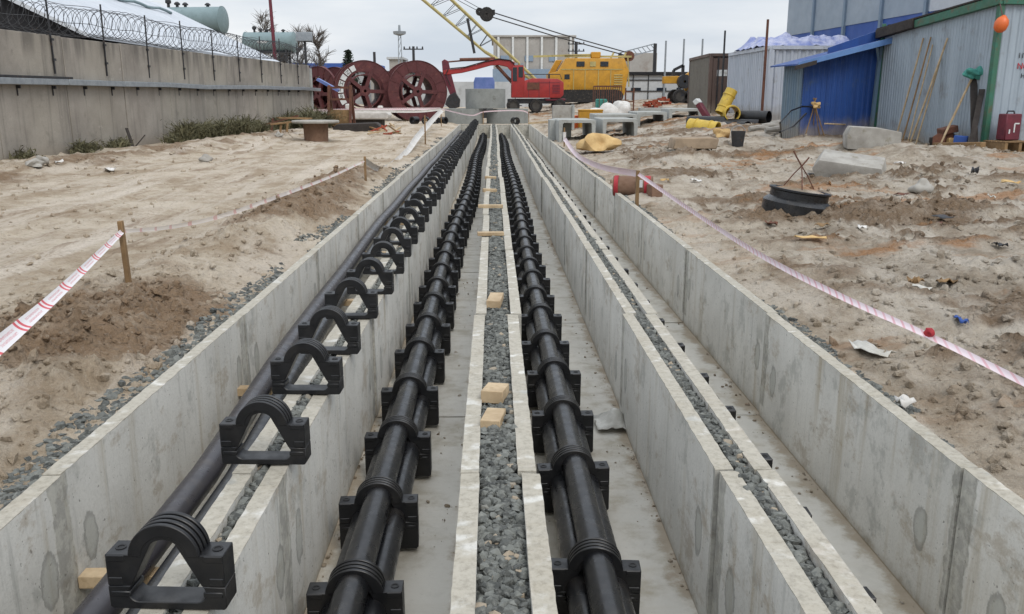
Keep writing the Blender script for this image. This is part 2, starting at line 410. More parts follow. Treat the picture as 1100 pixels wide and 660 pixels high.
# ------------------------------------------------------------------ gravel
def ico():
    bm = bmesh.new(); bmesh.ops.create_icosphere(bm, subdivisions=1, radius=1)
    v = np.array([v.co[:] for v in bm.verts]); f = np.array([[w.index for w in p.verts] for p in bm.faces]); bm.free(); return v, f
IV, IF = ico()
def stones(name, xs, ys, zs, sizes, mat, seed, flat=.75, kind='stuff'):
    g = np.random.default_rng(seed); n = len(xs)
    v = IV[None]*(1+g.normal(0, .2, (n, len(IV), 1)))
    v = v*np.stack([g.uniform(.7, 1.3, n), g.uniform(.7, 1.3, n), g.uniform(.45, 1, n)*flat/.75], 1)[:, None]
    a = g.uniform(0, 6.28, n); b = g.uniform(-.6, .6, n)
    ca, sa, cb, sb = np.cos(a)[:, None], np.sin(a)[:, None], np.cos(b)[:, None], np.sin(b)[:, None]
    x, y, z = v[..., 0], v[..., 1], v[..., 2]
    y, z = y*cb-z*sb, y*sb+z*cb
    x, y = x*ca-y*sa, x*sa+y*ca
    v = np.stack([x, y, z], -1)*sizes[:, None, None]+np.stack([xs, ys, zs], 1)[:, None]
    f = (IF[None]+(np.arange(n)*len(IV))[:, None, None]).reshape(-1, 3)
    tone = np.repeat(g.uniform(0, 1, n), len(IV))
    dm = np.repeat(masks(xs, ys)[0]*.8, len(IV))
    o = fast(name, v.reshape(-1, 3), f, mat, {'tone': tone, 'damp': dm}); o['kind'] = kind; return o
def strip(x0, x1, seed, z, dens, lab):
    g = np.random.default_rng(seed); X, Y, Z, S = [], [], [], []
    for (a, b, k, sz) in ((1.8, 9, 1, .021), (9, 20, .55, .027), (20, 52, .3, .036)):
        n = int((x1-x0)*(b-a)*dens*k); y = g.uniform(a, b, n); x = g.uniform(x0+.008, x1-.008, n)
        wv = np.array([wob(t, 0)*.6 for t in y])
        X.append(x+wv); Y.append(y); S.append(sz*g.uniform(.6, 1.25, n)); Z.append(z+g.uniform(-.012, .012, n)+.012*np.sin(y*3.1+seed))
    o = stones('gravel', *[np.concatenate(q) for q in (X, Y, Z, S)], 'gravel', seed); tag(o, lab, 'gravel', None, 'stuff')
    b = MB(); pts = list(np.linspace(TY0, TY1, 40)); vs = []
    for y in pts: vs += [(x0-.004+wob(y, 0)*.6, y, z-.012), (x1+.004+wob(y, 0)*.6, y, z-.012)]
    b.add(vs, [(2*i, 2*i+1, 2*i+3, 2*i+2) for i in range(39)])
    e = b.build('gravel_bed', 'gravel'); e['kind'] = 'structure'
strip(-1.06, -1.0, 1, -.03, 3400, 'grey crushed stone packed in the narrow gap under the raised clamps')
strip(-.07, .11, 2, -.035, 3000, 'grey crushed stone filling the wide gap between the two piped troughs')
strip(1.06, 1.14, 3, -.03, 3300, 'grey crushed stone filling the gap beside the right-hand empty trough')
def verge(xa, xb, seed, lab):
    g = np.random.default_rng(seed); n = 6500; y = 2+34*g.uniform(0, 1, n)**1.7; x = xa+(xb-xa)*g.uniform(0, 1, n)**1.8*(.6+.6*vn(y*.7, y*0, seed))
    keep = fbm(y*.8, x*3, seed, 3)+.45*(1-np.abs(x-xa)/abs(xb-xa))+sst(9, 3, y)*(.5 if seed == 8 else .1) > .16
    x, y = x[keep], y[keep]; s = g.uniform(.012, .032, len(x))
    tag(stones('gravel', x, y, gs(x, y)+gd(x, y)-s*.25, s, 'gravel', seed), lab, 'gravel', None, 'stuff')
verge(-1.98, -2.22, 8, 'band of grey crushed stone spilled along the left-hand trough edge')
verge(2.16, 2.27, 9, 'thin band of grey crushed stone along the right-hand trough edge')
def crumbs():
    g = np.random.default_rng(91); X, Y = [], []
    for (a, b) in ((-.92, -.15), (.19, .98), (1.22, 2.06)):
        n = 1500; y = 2.3+24*g.uniform(0, 1, n)**1.8; t_ = g.uniform(0, 1, n); e = np.where(g.uniform(0, 1, n) < .5, t_**3*.5, 1-t_**3*.5)
        X.append(a+.015+(b-a-.03)*e+np.array([wob(k, 0)*.6 for k in y])); Y.append(y)
    X, Y = np.concatenate(X), np.concatenate(Y); keep = fbm(X*2, Y*1.4, 5, 3) > -.05; X, Y = X[keep], Y[keep]
    S = .003+.013*g.uniform(0, 1, len(X))**4
    tag(stones('soil_crumbs', X, Y, np.full(len(X), -TD)+S*.3, S, 'ground', 92), 'crumbs of earth spilled along the edges of the trough floors', 'soil', None, 'stuff')
crumbs()
def clods():
    g = np.random.default_rng(4); n = 60000
    y = 2.6*np.exp(g.uniform(0, 1, n)*math.log(40/2.6)); sd = g.uniform(0, 1, n) < .5
    w = g.uniform(0, 1, n)*(1.5+.7*y); x = np.where(sd, XL-.1-w, XR+.1+w)
    dmp, md = masks(x, y); keep = g.uniform(0, 1, n) < .10+.85*md+.16*(x > 0)
    keep &= ~((x < -9.5+.085*(y-20)))
    x, y = x[keep], y[keep]; s = (.006+.03*g.uniform(0, 1, len(x))**4)*(1+y*.02)
    tag(stones('sand_clods', x, y, gs(x, y)+gd(x, y)+s*.25, s, 'ground', 77, 1.0), 'loose lumps of sandy earth strewn over the ground', 'soil', None, 'stuff')
clods()

# ------------------------------------------------------------------ pipe clamps
W2, RO, ZB = .21, .073, .028
ZC, ZT, SEAM, EAR, RA = ZB+RO, .190, .088, .205, .126
def opening():                                   # right half of the rounded triangular opening, bottom to top
    rc, cx, cz, rt_ = .034, .104, ZB+.034, .070
    L = math.hypot(cx, ZT-cz); base = math.atan2(cx, ZT-cz); k = math.acos(max(-1, min(1, (rt_-rc)/L)))
    ang = math.degrees(base+k-math.pi/2)            # tilt of the common tangent's normal above +x
    ang = math.degrees(math.asin((rt_-rc)/L)) + math.degrees(base)
    p = [(0, ZB)]
    for a in np.linspace(-90, ang, 8): p.append((cx+rc*math.cos(R(a)), cz+rc*math.sin(R(a))))
    for a in np.linspace(ang, 90, 7): p.append((rt_*math.cos(R(a)), ZT+rt_*math.sin(R(a))))
    return p
OP = opening()
def seam_x():
    for (x0, z0), (x1, z1) in zip(OP, OP[1:]):
        if z0 <= SEAM <= z1: return x0+(x1-x0)*(SEAM-z0)/(z1-z0)
XS = seam_x()
low = [p for p in OP if p[1] < SEAM-.002]+[(XS, SEAM)]; upr = [(XS, SEAM)]+[p for p in OP if p[1] > SEAM+.002]
mir = lambda L: [(-x, z) for x, z in L]
def clamp_lower(foot):
    mb = MB(); out = [(W2, SEAM-.0015), (W2, -foot+.01), (W2-.01, -foot), (-W2+.01, -foot), (-W2, -foot+.01), (-W2, SEAM-.0015)]
    mb.prism(out+mir(low)[::-1][:-1]+low, -.05, .05)
    for sx in (-1, 1): mb.box((sx*.165, 0, SEAM-.03), (.07, .106, .02))
    return mb
def clamp_upper():
    mb = MB(); e = W2-.078
    a0 = math.degrees(math.asin(max(-1, min(1, (EAR-.004-ZT)/(RA-.008)))))
    arc = [((RA-.008)*math.cos(R(a)), ZT+(RA-.008)*math.sin(R(a))) for a in np.linspace(a0, 90, 9)]
    right = [(W2, SEAM), (W2, EAR), (e, EAR)]+[p for p in arc]
    poly = upr+mir(upr)[::-1][1:]                 # inner, right seam over the top to left seam
    outer = mir(right)+arc[::-1][1:]+[(e, EAR), (W2, EAR), (W2, SEAM)]
    seen = []
    for p in poly+outer:
        if not seen or (abs(p[0]-seen[-1][0])+abs(p[1]-seen[-1][1])) > 1e-5: seen.append(p)
    mb.prism(seen, -.049, .049)
    # core of the arch, wider, with four fins
    def ring(ri, ro, y0, y1, a1=-12):
        an = list(np.linspace(a1, 180-a1, 25))
        mb.prism([(ro*math.cos(R(a)), ZT+ro*math.sin(R(a))) for a in an]+[(ri*math.cos(R(a)), ZT+ri*math.sin(R(a))) for a in an[::-1]], y0, y1)
    for y in (-.0435, -.0145, .0145, .0435): ring(.082, RA+.002, y-.0085, y+.0085, 5)
    for sx in (-1, 1):
        mb.box((sx*(W2-.036), 0, EAR-.014), (.066, .104, .024)); mb.box((sx*(W2-.03), 0, SEAM+.017), (.05, .104, .03))
    return mb
def clamp_proto(foot):
    t = thing('pipe_clamp', 'x', 'pipe clamp', (0, 0, 0))
    clamp_lower(foot).build('lower_half', 'clamp', t, bevel=.003)
    clamp_upper().build('upper_half', 'clamp', t, bevel=.0025, smooth=30)
    for sx in (-1, 1):
        mb = MB().lathe([(.0, EAR+.0005), (.019, EAR+.0005), (.019, EAR-.0035+.006), (.012, EAR+.0025), (.012, EAR-.012), (0, EAR-.012)], 12, Matrix.Translation((sx*(W2-.036), 0, 0)))
        mb.build('bolt', 'bolt', t)
    return t
def place_row(proto, spots, zs, xs, what, far, group, used=[set()]):
    if 'raised' in group: proto.scale = (.9, .95, .93)
    for i, y in enumerate(spots):
        o = proto if proto.name not in used[0] else copy_tree(proto)
        used[0].add(proto.name); used[0].add(o.name)
        q = random.Random(i*7+int(y*100)); x = xs(y)
        o.location = (x+q.uniform(-.008, .008), y, zs(y)); o.rotation_euler = (q.uniform(-.012, .012), q.uniform(-.01, .01), q.uniform(-.06, .06))
        o['label'] = what % ORD[i] if i < 15 else far; o['group'] = group; o['category'] = 'pipe clamp'
def series(first, step, end):
    s = list(first); i = 0
    while s[-1] < end: s.append(s[-1]+step+.05*math.sin(i*2.3)); i += 1
    return s
x1 = lambda y: -1.035+wob(y, 0)*.6+.012*math.sin(y*1.9)
x2 = lambda y: -.635+.03*math.sin(y*.33+.6)*min(1, y/14)+.05*sst(12, 20, y)+.05*max(0, y-38)/12
x3 = lambda y: .468+.028*math.sin(y*.29+2)*min(1, y/14)-.02*max(0, y-38)/12
x4 = lambda y: 1.455+.012*math.sin(y*1.3)
ZF = -TD+.095
pr = clamp_proto(0.0); pf = clamp_proto(.07)
place_row(pr, series([2.56, 3.69, 4.63, 5.4, 6.3, 7.12], .84, 51), lambda y: .004, x1, 'empty black clamp raised on the trough rims, %s from the camera',
          'small far black clamp crowded with its like at the far end of the raised row', 'empty clamps raised on the left trough rims')
place_row(pf, series([3.5, 4.37, 5.3, 6.2, 7.2], .87, 49), lambda y: ZF, x2, 'black clamp gripping the pipes in the inner left trough, %s from the camera',
          'small far black clamp on the inner left pipes, past the fifteenth', 'clamps on the inner left pipes')
place_row(pf, series([3.67, 4.79, 5.67, 6.58, 7.44, 8.43], .87, 49), lambda y: ZF, x3, 'black clamp gripping the pipes in the inner right trough, %s from the camera',
          'small far black clamp on the inner right pipes, past the fifteenth', 'clamps on the inner right pipes')
place_row(pf, series([3.4, 4.2, 4.9, 5.75, 6.5], .85, 44), lambda y: ZF, x4, 'black clamp in the pipeless outer right trough, only an ear showing, %s from the camera',
          'tiny far clamp ear in the outer right trough, past the fifteenth', 'clamps half hidden in the outer right trough')

# ------------------------------------------------------------------ pipes
def pipe(xf, zf, y0, y1, lab, grp, r=RO-.001, mat='pipe'):
    pts = [(xf(y), y, zf(y)) for y in np.arange(y0, y1, .5)]
    tag(MB().tube(pts, r, 20).build('cable_pipe', mat), lab, 'pipe', grp)
for xf, nm in ((x2, 'inner left'), (x3, 'inner right')):
    g = 'black pipes in the %s trough' % nm
    pipe(lambda y: xf(y), lambda y: ZF+ZB+RO*2.732, -1.5, 50, 'long black plastic pipe lying on top of two others in the %s trough' % nm, g)
    pipe(lambda y: xf(y)-RO, lambda y: ZF+ZC, -1.5, 50.3, 'long black lower pipe on the left side of the %s trough bundle' % nm, g)
    pipe(lambda y: xf(y)+RO, lambda y: ZF+ZC, -1.5, 50.2, 'long black lower pipe on the right side of the %s trough bundle' % nm, g)
g = 'loose black pipes in the outer left trough'
sg = lambda y: float(np.interp(y, (3, 9, 14, 22), (-.43, -.40, -.33, -.30)))+.01*math.sin(y*1.1)
px_ = lambda y: float(np.interp(y, (2, 4.5, 6.5, 9, 14), (-1.62, -1.60, -1.68, -1.745, -1.785)))
pipe(px_, sg, -1.5, 50, 'long black pipe along the left wall of the outer left trough', g, .075, 'greypipe')
pipe(lambda y: px_(y)+.165+.01*math.sin(y*.45+1), lambda y: sg(y)-.03, -1.5, 50, 'black pipe lying between its neighbour and the rim with raised clamps', g, .062)
for i, y in enumerate((.9, 3.62, 6.15, 8.95, 11.6, 14.3, 17, 20, 23)):
    lb = 'short pale timber batten propping pipes in the outer left trough, %s from the camera' % ORD[max(0, i-1)]
    if i == 0: lb = 'pale timber batten propping pipes nearest the camera, below the frame'
    if i > 4: lb = 'distant timber batten propping pipes in the outer left trough'
    xm = -1.51+wob(y, 0)*.6
    tag(MB().box((0, 0, 0), (.74, .085, .06)).build('timber_batten', 'wood', bevel=.004, loc=(xm, y, sg(y)-.1)), lb, 'batten', 'timber battens under the loose pipes')
# wood on the middle strip
def wedge(px, py, Y, L, w, h, rz, lab, tip=.5, z=.0, name='wood_block'):
    p = at(px, py, Y); mb = MB()
    mb.add([(-L/2, -w/2, 0), (L/2, -w/2, 0), (L/2, w/2, 0), (-L/2, w/2, 0), (-L/2, -w/2, h), (L/2, -w/2, h*tip), (L/2, w/2, h*tip), (-L/2, w/2, h)],
           [(0, 3, 2, 1), (4, 5, 6, 7), (0, 1, 5, 4), (1, 2, 6, 5), (2, 3, 7, 6), (3, 0, 4, 7)])
    tag(mb.build(name, 'wood', bevel=.003, loc=(p.x, Y, z), rot=(0, 0, rz)), lab, 'wood', 'scraps of timber on the middle gravel')
wedge(530, 458, 4.22, .24, .10, .05, R(82), 'nearer of two pale wooden wedges lying end to end on the middle gravel', .6, -.022)
wedge(532, 436, 4.58, .19, .12, .07, R(78), 'farther and thicker of two pale wooden wedges end to end on gravel', .8, -.022)
wedge(532, 325, 6.85, .36, .11, .06, R(85), 'single pale wooden block lying alone on the middle gravel strip', .8, -.022)
wedge(527, 254, 10.2, .31, .10, .04, R(4), 'short light plank laid across the middle gravel, nearest of the crosspieces', 1, .004, 'plank')
wedge(527, 224, 12.8, .36, .10, .045, R(-3), 'light plank laid across the middle gravel, second of the crosspieces', 1, .004, 'plank')
wedge(526, 205, 15.2, .24, .12, .06, R(10), 'small pale wood scrap on the far gravel beyond the crosspieces', .8, -.02)
wedge(527, 192, 17.6, .22, .12, .06, R(-8), 'tiny distant pale wood scrap, farthest along the middle gravel', .8, -.02)
# ------------------------------------------------------------------ materials for the surroundings
M['oldwall'] = None
def wall_mat():
    t = NT('old_precast_concrete'); v = t.obj(shift=False); o = t.xyz(v)
    c = t.mix(t.ss(t.noise(v, .8, 8, .65), .3, .7), lin('#9b958c'), lin('#837d75'))
    cell = t.n('TexNoise'); t.put(cell.inputs['Vector'], t.obj((0, .34, 0), False)); cell.inputs['Scale'].default_value = 1; cell.inputs['Detail'].default_value = 0
    c = t.mix(t.ss(cell.outputs['Fac'], .35, .65, 0, .4), c, lin('#a09a8c'))
    st = t.noise(t.obj((2, 3.4, .22), False), 1, 6, .65)
    c = t.mix(t.ss(st, .5, .7, 0, .55), c, lin('#5f5a54'))
    topd = t.ma('MULTIPLY', t.ss(o[2], 2.3, 3.0), t.ss(t.noise(t.obj((3, 2.2, .3), False), 1, 5), .4, .62))
    c = t.mix(t.ma('MULTIPLY', topd, .6), c, lin('#4e4a45'))
    c = t.mix(t.ss(t.noise(t.obj((1, .8, 1), False), 1.1, 9, .72), .55, .68, 0, .5), c, lin('#6b665e')); c = t.mix(t.ss(t.noise(t.obj((1, 1, 1), False), 2.3, 8, .7), .6, .68, 0, .4), c, lin('#b3ada2'))
    c = t.mix(t.ss(t.noise(v, 30, 4, .7), .5, .75, 0, .35), c, lin('#55514b'))
    c = t.mix(t.ma('MULTIPLY', t.ss(o[2], .5, .0), .35), c, lin('#6a5c49'))
    t.set(Base_Color=c, Roughness=.92); t.bump(t.noise(v, 22, 6, .65), .35, .015); M['oldwall'] = t.m
wall_mat()
def corrugated(name, c, c2, dirt, pitch=.12, rough=.45, metal=0, depth=.02):
    """sheet colour with run-off streaks; the ribs themselves are modelled"""
    t = NT(name); v = t.obj()
    k = t.mix(t.ss(t.noise(t.obj((3, 3, .35)), 1.1, 6, .6), .35, .7), lin(c), lin(c2))
    k = t.mix(t.ss(t.noise(v, 1.9, 8, .68), .56, .74, 0, .7), k, lin(dirt))
    o = t.xyz(t.tc.outputs['Object'])
    foot = t.ss(t.ma('ADD', o[2], t.ma('MULTIPLY', t.noise(v, 2.5, 5, .6), -.9)), .35, -.25)
    k = t.mix(t.ma('MULTIPLY', foot, .7), k, lin('#8d8374'))
    t.set(Base_Color=k, Roughness=t.ss(t.noise(v, 5, 5), .3, .7, rough, rough+.25), Metallic=metal); t.bump(t.noise(v, 9, 4), .12, .01); return t.m
M['tin'] = corrugated('galvanised_sheet', '#9ca8b2', '#8d99a3', '#77797a', metal=.1)
M['blue'] = corrugated('blue_painted_sheet', '#1b4587', '#173b76', '#3d5069')
M['greyblue'] = corrugated('weathered_blue_sheet', '#5b7489', '#6a7c88', '#6e6a62')
M['whitebox'] = corrugated('white_container_paint', '#b9bfc8', '#a8afb9', '#8f8c88')
M['brownbox'] = corrugated('brown_container_paint', '#56443c', '#4a3c36', '#6d625a')
M['greybox'] = corrugated('grey_brown_container_paint', '#77736a', '#6b675f', '#5f5348')
M['green'] = simple('green_painted_steel', '#2f6a58', .55, '#3b5f4a', 3, dirt='#57503c', dirtlo=.5, dirthi=.7)
M['darkwood'] = simple('dark_boards', '#3a3430', .85, '#2c2725', 4)
M['reel'] = simple('maroon_reel_paint', '#59282a', .65, '#4a2122', 2, dirt='#7d4a40', dirtlo=.55, dirthi=.8)
M['red'] = simple('red_machine_paint', '#a02c2a', .5, '#8d2827', 2, dirt='#6d3a33', dirtlo=.58, dirthi=.8)
M['yellow'] = simple('yellow_machine_paint', '#bf8c22', .5, '#a97c22', 2, dirt='#8d6b2e', dirtlo=.56, dirthi=.8)
M['boom'] = simple('pale_yellow_boom_paint', '#b5a86e', .6, '#9c9160', 2, dirt='#7d6c40')
M['pipeyellow'] = simple('yellow_pipe', '#c9ab42', .55, '#b3973a', 3, dirt='#8a7546')
M['rubber'] = simple('black_rubber', '#1b1b1c', .85, '#2c2a28', 6, dirt='#6a5f52')
M['steel'] = simple('dark_steel', '#3b3c3f', .5, '#2d2e30', 5, metal=.4, dirt='#5a4536')
M['galv'] = simple('galvanised_steel', '#9aa0a4', .45, '#878d92', 5, metal=.4)
M['rust'] = simple('rusty_steel', '#6b4331', .8, '#4f332a', 5)
M['glass'] = simple('dark_window_glass', '#232a30', .12, '#1c2227', 2)
M['ring'] = simple('grey_cast_concrete', '#8d908d', .9, '#7e817e', 2, bump=.3, bscale=18, dirt='#6c6d68')
M['frame'] = simple('pale_cast_concrete', '#a7a9a5', .9, '#969894', 2, bump=.3, bscale=18, dirt='#7d7a72')
M['slab'] = simple('weathered_concrete', '#a4a19a', .92, '#8b8780', 3, bump=.5, bscale=14, dirt='#77705f')
M['tank'] = simple('grey_green_tank_paint', '#788b8e', .55, '#6d8083', 1, dirt='#5a6e70')
M['white'] = simple('white_paint', '#cfd1d0', .6, '#bcbfbe', 2, dirt='#95938e')
M['roofwhite'] = simple('pale_roof_sheet', '#bcc1c7', .5, '#b0b6bd', .6, dirt='#a9aeb3')
M['darkwall'] = simple('dark_timber_gable', '#1b1b1f', .85, '#141417', 2)
M['bag'] = simple('white_woven_bag', '#d2d0cc', .8, '#bdbab4', 5, bump=.4, bscale=30)
M['tan'] = simple('tan_foam', '#c9ab78', .9, '#b08f5e', 4, bump=.6, bscale=16)
M['brick'] = simple('orange_brick', '#9a4a32', .9, '#7f3c2a', 8)
M['farwall'] = simple('pale_render', '#b5b8ba', .9, '#a6a9aa', .4, dirt='#8c8d8c')
M['farbeige'] = simple('beige_render', '#a3a09b', .9, '#94918c', .3, dirt='#867e77')
M['farblue'] = simple('grey_blue_cladding', '#7e8f9f', .8, '#74869a', .3)
M['cladgrey'] = simple('grey_cladding', '#98a4b0', .6, '#8c99a6', .25, spread=.05)
M['cladlight'] = simple('light_cladding', '#bcc4cc', .6, '#b0b9c2', .25, spread=.05)
M['cladblue'] = simple('blue_cladding', '#3056a0', .6, '#2a4c90', .25)
M['tarp'] = simple('blue_tarpaulin', '#5f6ea8', .5, '#b9bccd', 2.2)
M['cloth'] = simple('green_rag', '#4a9488', .85, '#3a7a70', 9)
M['orange'] = simple('orange_float_plastic', '#d4682c', .45, '#d3622a', 4)
M['maroon'] = simple('maroon_box_paint', '#6b2532', .55, '#53202c', 4)
M['bluepaint'] = simple('blue_board_paint', '#6878b0', .5, '#4d669b', 2)
M['bark'] = simple('bark', '#4a443e', .9, '#3a352f', 6)
M['twig'] = simple('bare_twigs', '#6b645e', .9, '#57514c', 6)
M['needle'] = simple('dark_needles', '#2c382c', .9, '#222f24', 3)
M['weed'] = simple('dark_weeds', '#68644a', .95, '#4e4d37', 3)
M['cardboard'] = simple('brown_drum_board', '#7d6250', .9, '#6a5242', 4, dirt='#5e4634')
M['redink'] = simple('red_ink', '#b2303a', .7); M['blackink'] = simple('black_ink', '#2a2b2e', .7)
M['tanslab'] = simple('tan_board', '#9c8a74', .9, '#857562', 4)
M['lightblue'] = simple('faded_blue_trim', '#5f84b8', .5, '#5274a8', 3)
M['weedbrown'] = simple('dry_weeds', '#6a5f45', .95, '#574d38', 3)
M['hub'] = simple('dusty_wheel_hub', '#4a4743', .8, '#3a3733', 5)
M['film'] = simple('dirty_plastic_film', '#c9c7bf', .45, '#a9a69c', 8)
def tape_mat():
    t = NT('barrier_tape'); uv = t.n('UVMap'); o = t.xyz(uv.outputs[0]); u, v = o[0], o[1]   # u in metres, v 0..1
    p = t.ma('FRACT', t.ma('DIVIDE', u, .5))
    def band(x, a, b): return t.ma('MULTIPLY', t.ma('GREATER_THAN', x, a), t.ma('LESS_THAN', x, b))
    q = t.ma('ADD', p, t.ma('MULTIPLY', v, .05))
    st = t.ma('ADD', band(q, .06, .13), band(q, .2, .27))
    lines = t.ma('ADD', band(v, .26, .44), band(v, .58, .76))
    nz = t.n('TexNoise', noise_dimensions='2D'); cx = t.n('CombineXYZ'); t.put(cx.inputs[0], t.ma('MULTIPLY', u, 130)); t.put(cx.inputs[1], t.ma('MULTIPLY', v, 11)); t.put(nz.inputs['Vector'], cx.outputs[0]); nz.inputs['Scale'].default_value = 1; nz.inputs['Detail'].default_value = 1
    tx = t.ma('MULTIPLY', t.ma('MULTIPLY', lines, band(p, .38, .93)), t.ss(nz.outputs['Fac'], .42, .5))
    c = t.mix(t.ma('MULTIPLY', tx, .6), lin('#d6d2d2'), lin('#b8525c')); c = t.mix(t.ma('MINIMUM', st, 1), c, lin('#c23d48'))
    t.set(Base_Color=c, Roughness=.4); M['tape'] = t.m
tape_mat()
def pinktape():
    t = NT('twisted_barrier_tape'); uv = t.n('UVMap'); o = t.xyz(uv.outputs[0]); u, v = o[0], o[1]
    p = t.ma('FRACT', t.ma('ADD', t.ma('DIVIDE', u, .11), t.ma('MULTIPLY', v, .9)))
    st = t.ss(t.ma('ABSOLUTE', t.ma('SUBTRACT', p, .5)), .17, .11)
    pr = t.ss(t.noise(t.obj(), 1.2, 2), .35, .6, .1, .55)
    t.set(Base_Color=t.mix(t.ma('MULTIPLY', st, pr), lin('#d3c4c8'), lin('#c05a68')), Roughness=.4); M['pinktape'] = t.m
pinktape()
def fainttape():
    t = NT('translucent_tape'); uv = t.n('UVMap'); o = t.xyz(uv.outputs[0])
    p = t.ma('FRACT', t.ma('DIVIDE', o[0], .5)); st = t.ma('MULTIPLY', t.ss(p, .06, .09), t.ss(p, .26, .22))
    t.set(Base_Color=t.mix(t.ma('MULTIPLY', st, .6), lin('#d3cdc9'), lin('#c0606a')), Roughness=.4, Alpha=.6); M['fainttape'] = t.m
fainttape()
# ------------------------------------------------------------------ helpers for the surroundings
def part(mb, name, mat, parent, **k): return mb.build(name, mat, parent, **k)
def grp(p, q): return math.atan2(q[1]-p[1], q[0]-p[0])
def rib_sheet(mb, w, h, pitch=.12, depth=.025, top=None, y=0, x0=0):
    """trapezoid-ribbed sheet in the local x-z plane facing -y, top height may vary along x"""
    xs, ys = [], []; x = 0
    while x < w-1e-6:
        for fx, fy in ((0, 0), (.45, 0), (.58, 1), (.88, 1)):
            if x+fx*pitch < w: xs.append(x+fx*pitch); ys.append(-fy*depth)
        x += pitch
    xs.append(w); ys.append(0); n = len(xs)
    tp = top or (lambda a: h)
    vs = [(x0+a, y+b, 0) for a, b in zip(xs, ys)]+[(x0+a, y+b, tp(a)) for a, b in zip(xs, ys)]
    vs += [(x0+a, y+.03, 0) for a in xs]+[(x0+a, y+.03, tp(a)) for a in xs]
    fs = []
    for i in range(n-1):
        fs += [(i, i+1, n+i+1, n+i), (2*n+i+1, 2*n+i, 3*n+i, 3*n+i+1), (n+i, n+i+1, 3*n+i+1, 3*n+i), (i+1, i, 2*n+i, 2*n+i+1)]
    fs += [(0, n, 3*n, 2*n), (n-1, 2*n-1, 4*n-1, 3*n-1)]
    return mb.add(vs, fs)
def ribbon(name, pts, width, mat, lab, group=None, twist=None, sub=24, open_to=None):
    P = [V(p) for p in pts]; L = []
    for i in range(len(P)-1):
        a, b, c, d = P[max(i-1, 0)], P[i], P[i+1], P[min(i+2, len(P)-1)]
        for k in range(sub):
            t = k/sub; L.append(.5*((2*b)+(c-a)*t+(2*a-5*b+4*c-d)*t*t+(-a+3*b-3*c+d)*t**3))
    L.append(P[-1]); vs, fs, uv = [], [], []; u = 0
    for i, p in enumerate(L):
        d = (L[min(i+1, len(L)-1)]-L[max(i-1, 0)]).normalized(); side = d.cross(V((0, 0, 1))).normalized(); upv = side.cross(d)
        if open_to is not None:                       # hung so that its face is turned up towards the trench side
            upv = d.cross(p-V(open_to)).normalized(); upv = upv if upv.z > 0 else -upv; side = d.cross(upv)
        s = i/(len(L)-1); an = twist(s) if twist else 0; w = width(s) if callable(width) else width
        ax = upv*math.cos(an)+side*math.sin(an)
        nrm = ax.cross(d).normalized()
        if i: u += (p-L[i-1]).length
        for k in range(5):
            t = k/4-.5; vs.append(p+ax*(w*t)+nrm*(w*.12*(1-4*t*t))); uv.append((u, k/4))
    for i in range(len(L)-1):
        for k in range(4): fs.append((i*5+k, i*5+k+1, i*5+k+6, i*5+k+5))
    me = bpy.data.meshes.new(name); me.from_pydata([tuple(v) for v in vs], [], fs); l = me.uv_layers.new()
    for lp in me.loops: l.data[lp.index].uv = uv[lp.vertex_index]
    me.polygons.foreach_set('use_smooth', [True]*len(fs)); me.materials.append(M[mat])
    o = bpy.data.objects.new(name, me); col.objects.link(o); return tag(o, lab, 'barrier tape', group)
def text(body, size, mat, parent, loc, rot, name='lettering', depth=.004):
    cu = bpy.data.curves.new('t', 'FONT'); cu.body = body; cu.size = size; cu.extrude = depth; cu.align_x = 'CENTER'; cu.align_y = 'CENTER'
    o = bpy.data.objects.new('t', cu); dg = bpy.context.evaluated_depsgraph_get(); col.objects.link(o); dg.update()
    me = bpy.data.meshes.new_from_object(o.evaluated_get(dg)); bpy.data.objects.remove(o)
    me.materials.clear(); me.materials.append(M[mat]); t = bpy.data.objects.new(name, me); col.objects.link(t)
    t.parent = parent; t.location = loc; t.rotation_euler = rot; return t
def stake(x, y, h, lab, r=.022, lean=(0, 0)):
    z = gz(x, y)-.12; mb = MB()
    mb.bar((0, 0, 0), (lean[0], lean[1], h+.12), r*1.5, r*1.9)
    return tag(mb.build('wooden_stake', 'oldwood', loc=(x, y, z), bevel=.004), lab, 'stake', 'stakes holding the barrier tape')

# ------------------------------------------------------------------ left: precast wall with razor wire
WA, WB = V((-12.35, 12, 0)), V((-9.45, 46.5, 0)); wl = (WB-WA).length; wdir = (WB-WA).normalized()
wrz = math.atan2(wdir.y, wdir.x)-math.pi/2; wn = V((wdir.y, -wdir.x, 0))
def wallp(s, out=0, z=0): p = WA+wdir*s+wn*out; return V((p.x, p.y, z))
w = thing('precast_wall', 'long weathered grey precast concrete wall topped by a razor wire coil', 'wall', (WA.x, WA.y, 0), wrz)
q = random.Random(3); s = 0; k = 0; mb = MB()
mb.box((-.1, wl/2, 1.5), (.12, wl, 3.0))
while s < wl-.2:
    L = min(3.05, wl-s); dx = q.uniform(-.012, .012); tp = 3.1+q.uniform(-.02, .02)
    mb.box((dx-.03, s+L/2, tp/2-.2), (.14, L-.03, tp+.4)); s += L; k += 1
part(mb, 'panel_wall', 'oldwall', w, bevel=.012)
mb = MB(); mb.box((-.02, wl+.09, 1.45), (.32, .2, 3.0)); part(mb, 'end_post', 'frame', w, bevel=.01)
t = thing('cable_duct', 'pale metal duct running along the middle of the precast wall', 'duct', (WA.x, WA.y, 0), wrz)
mb = MB(); q = random.Random(5); s = 0; z0 = 1.93
while s < wl-1.5:
    z1 = 1.92+q.uniform(-.025, .025); mb.bar((.15, s, z0), (.15, s+2.98, z1), .17, .15); z0 = z1; s += 3
part(mb, 'duct_run', 'galv', t, bevel=.008)
mb = MB()
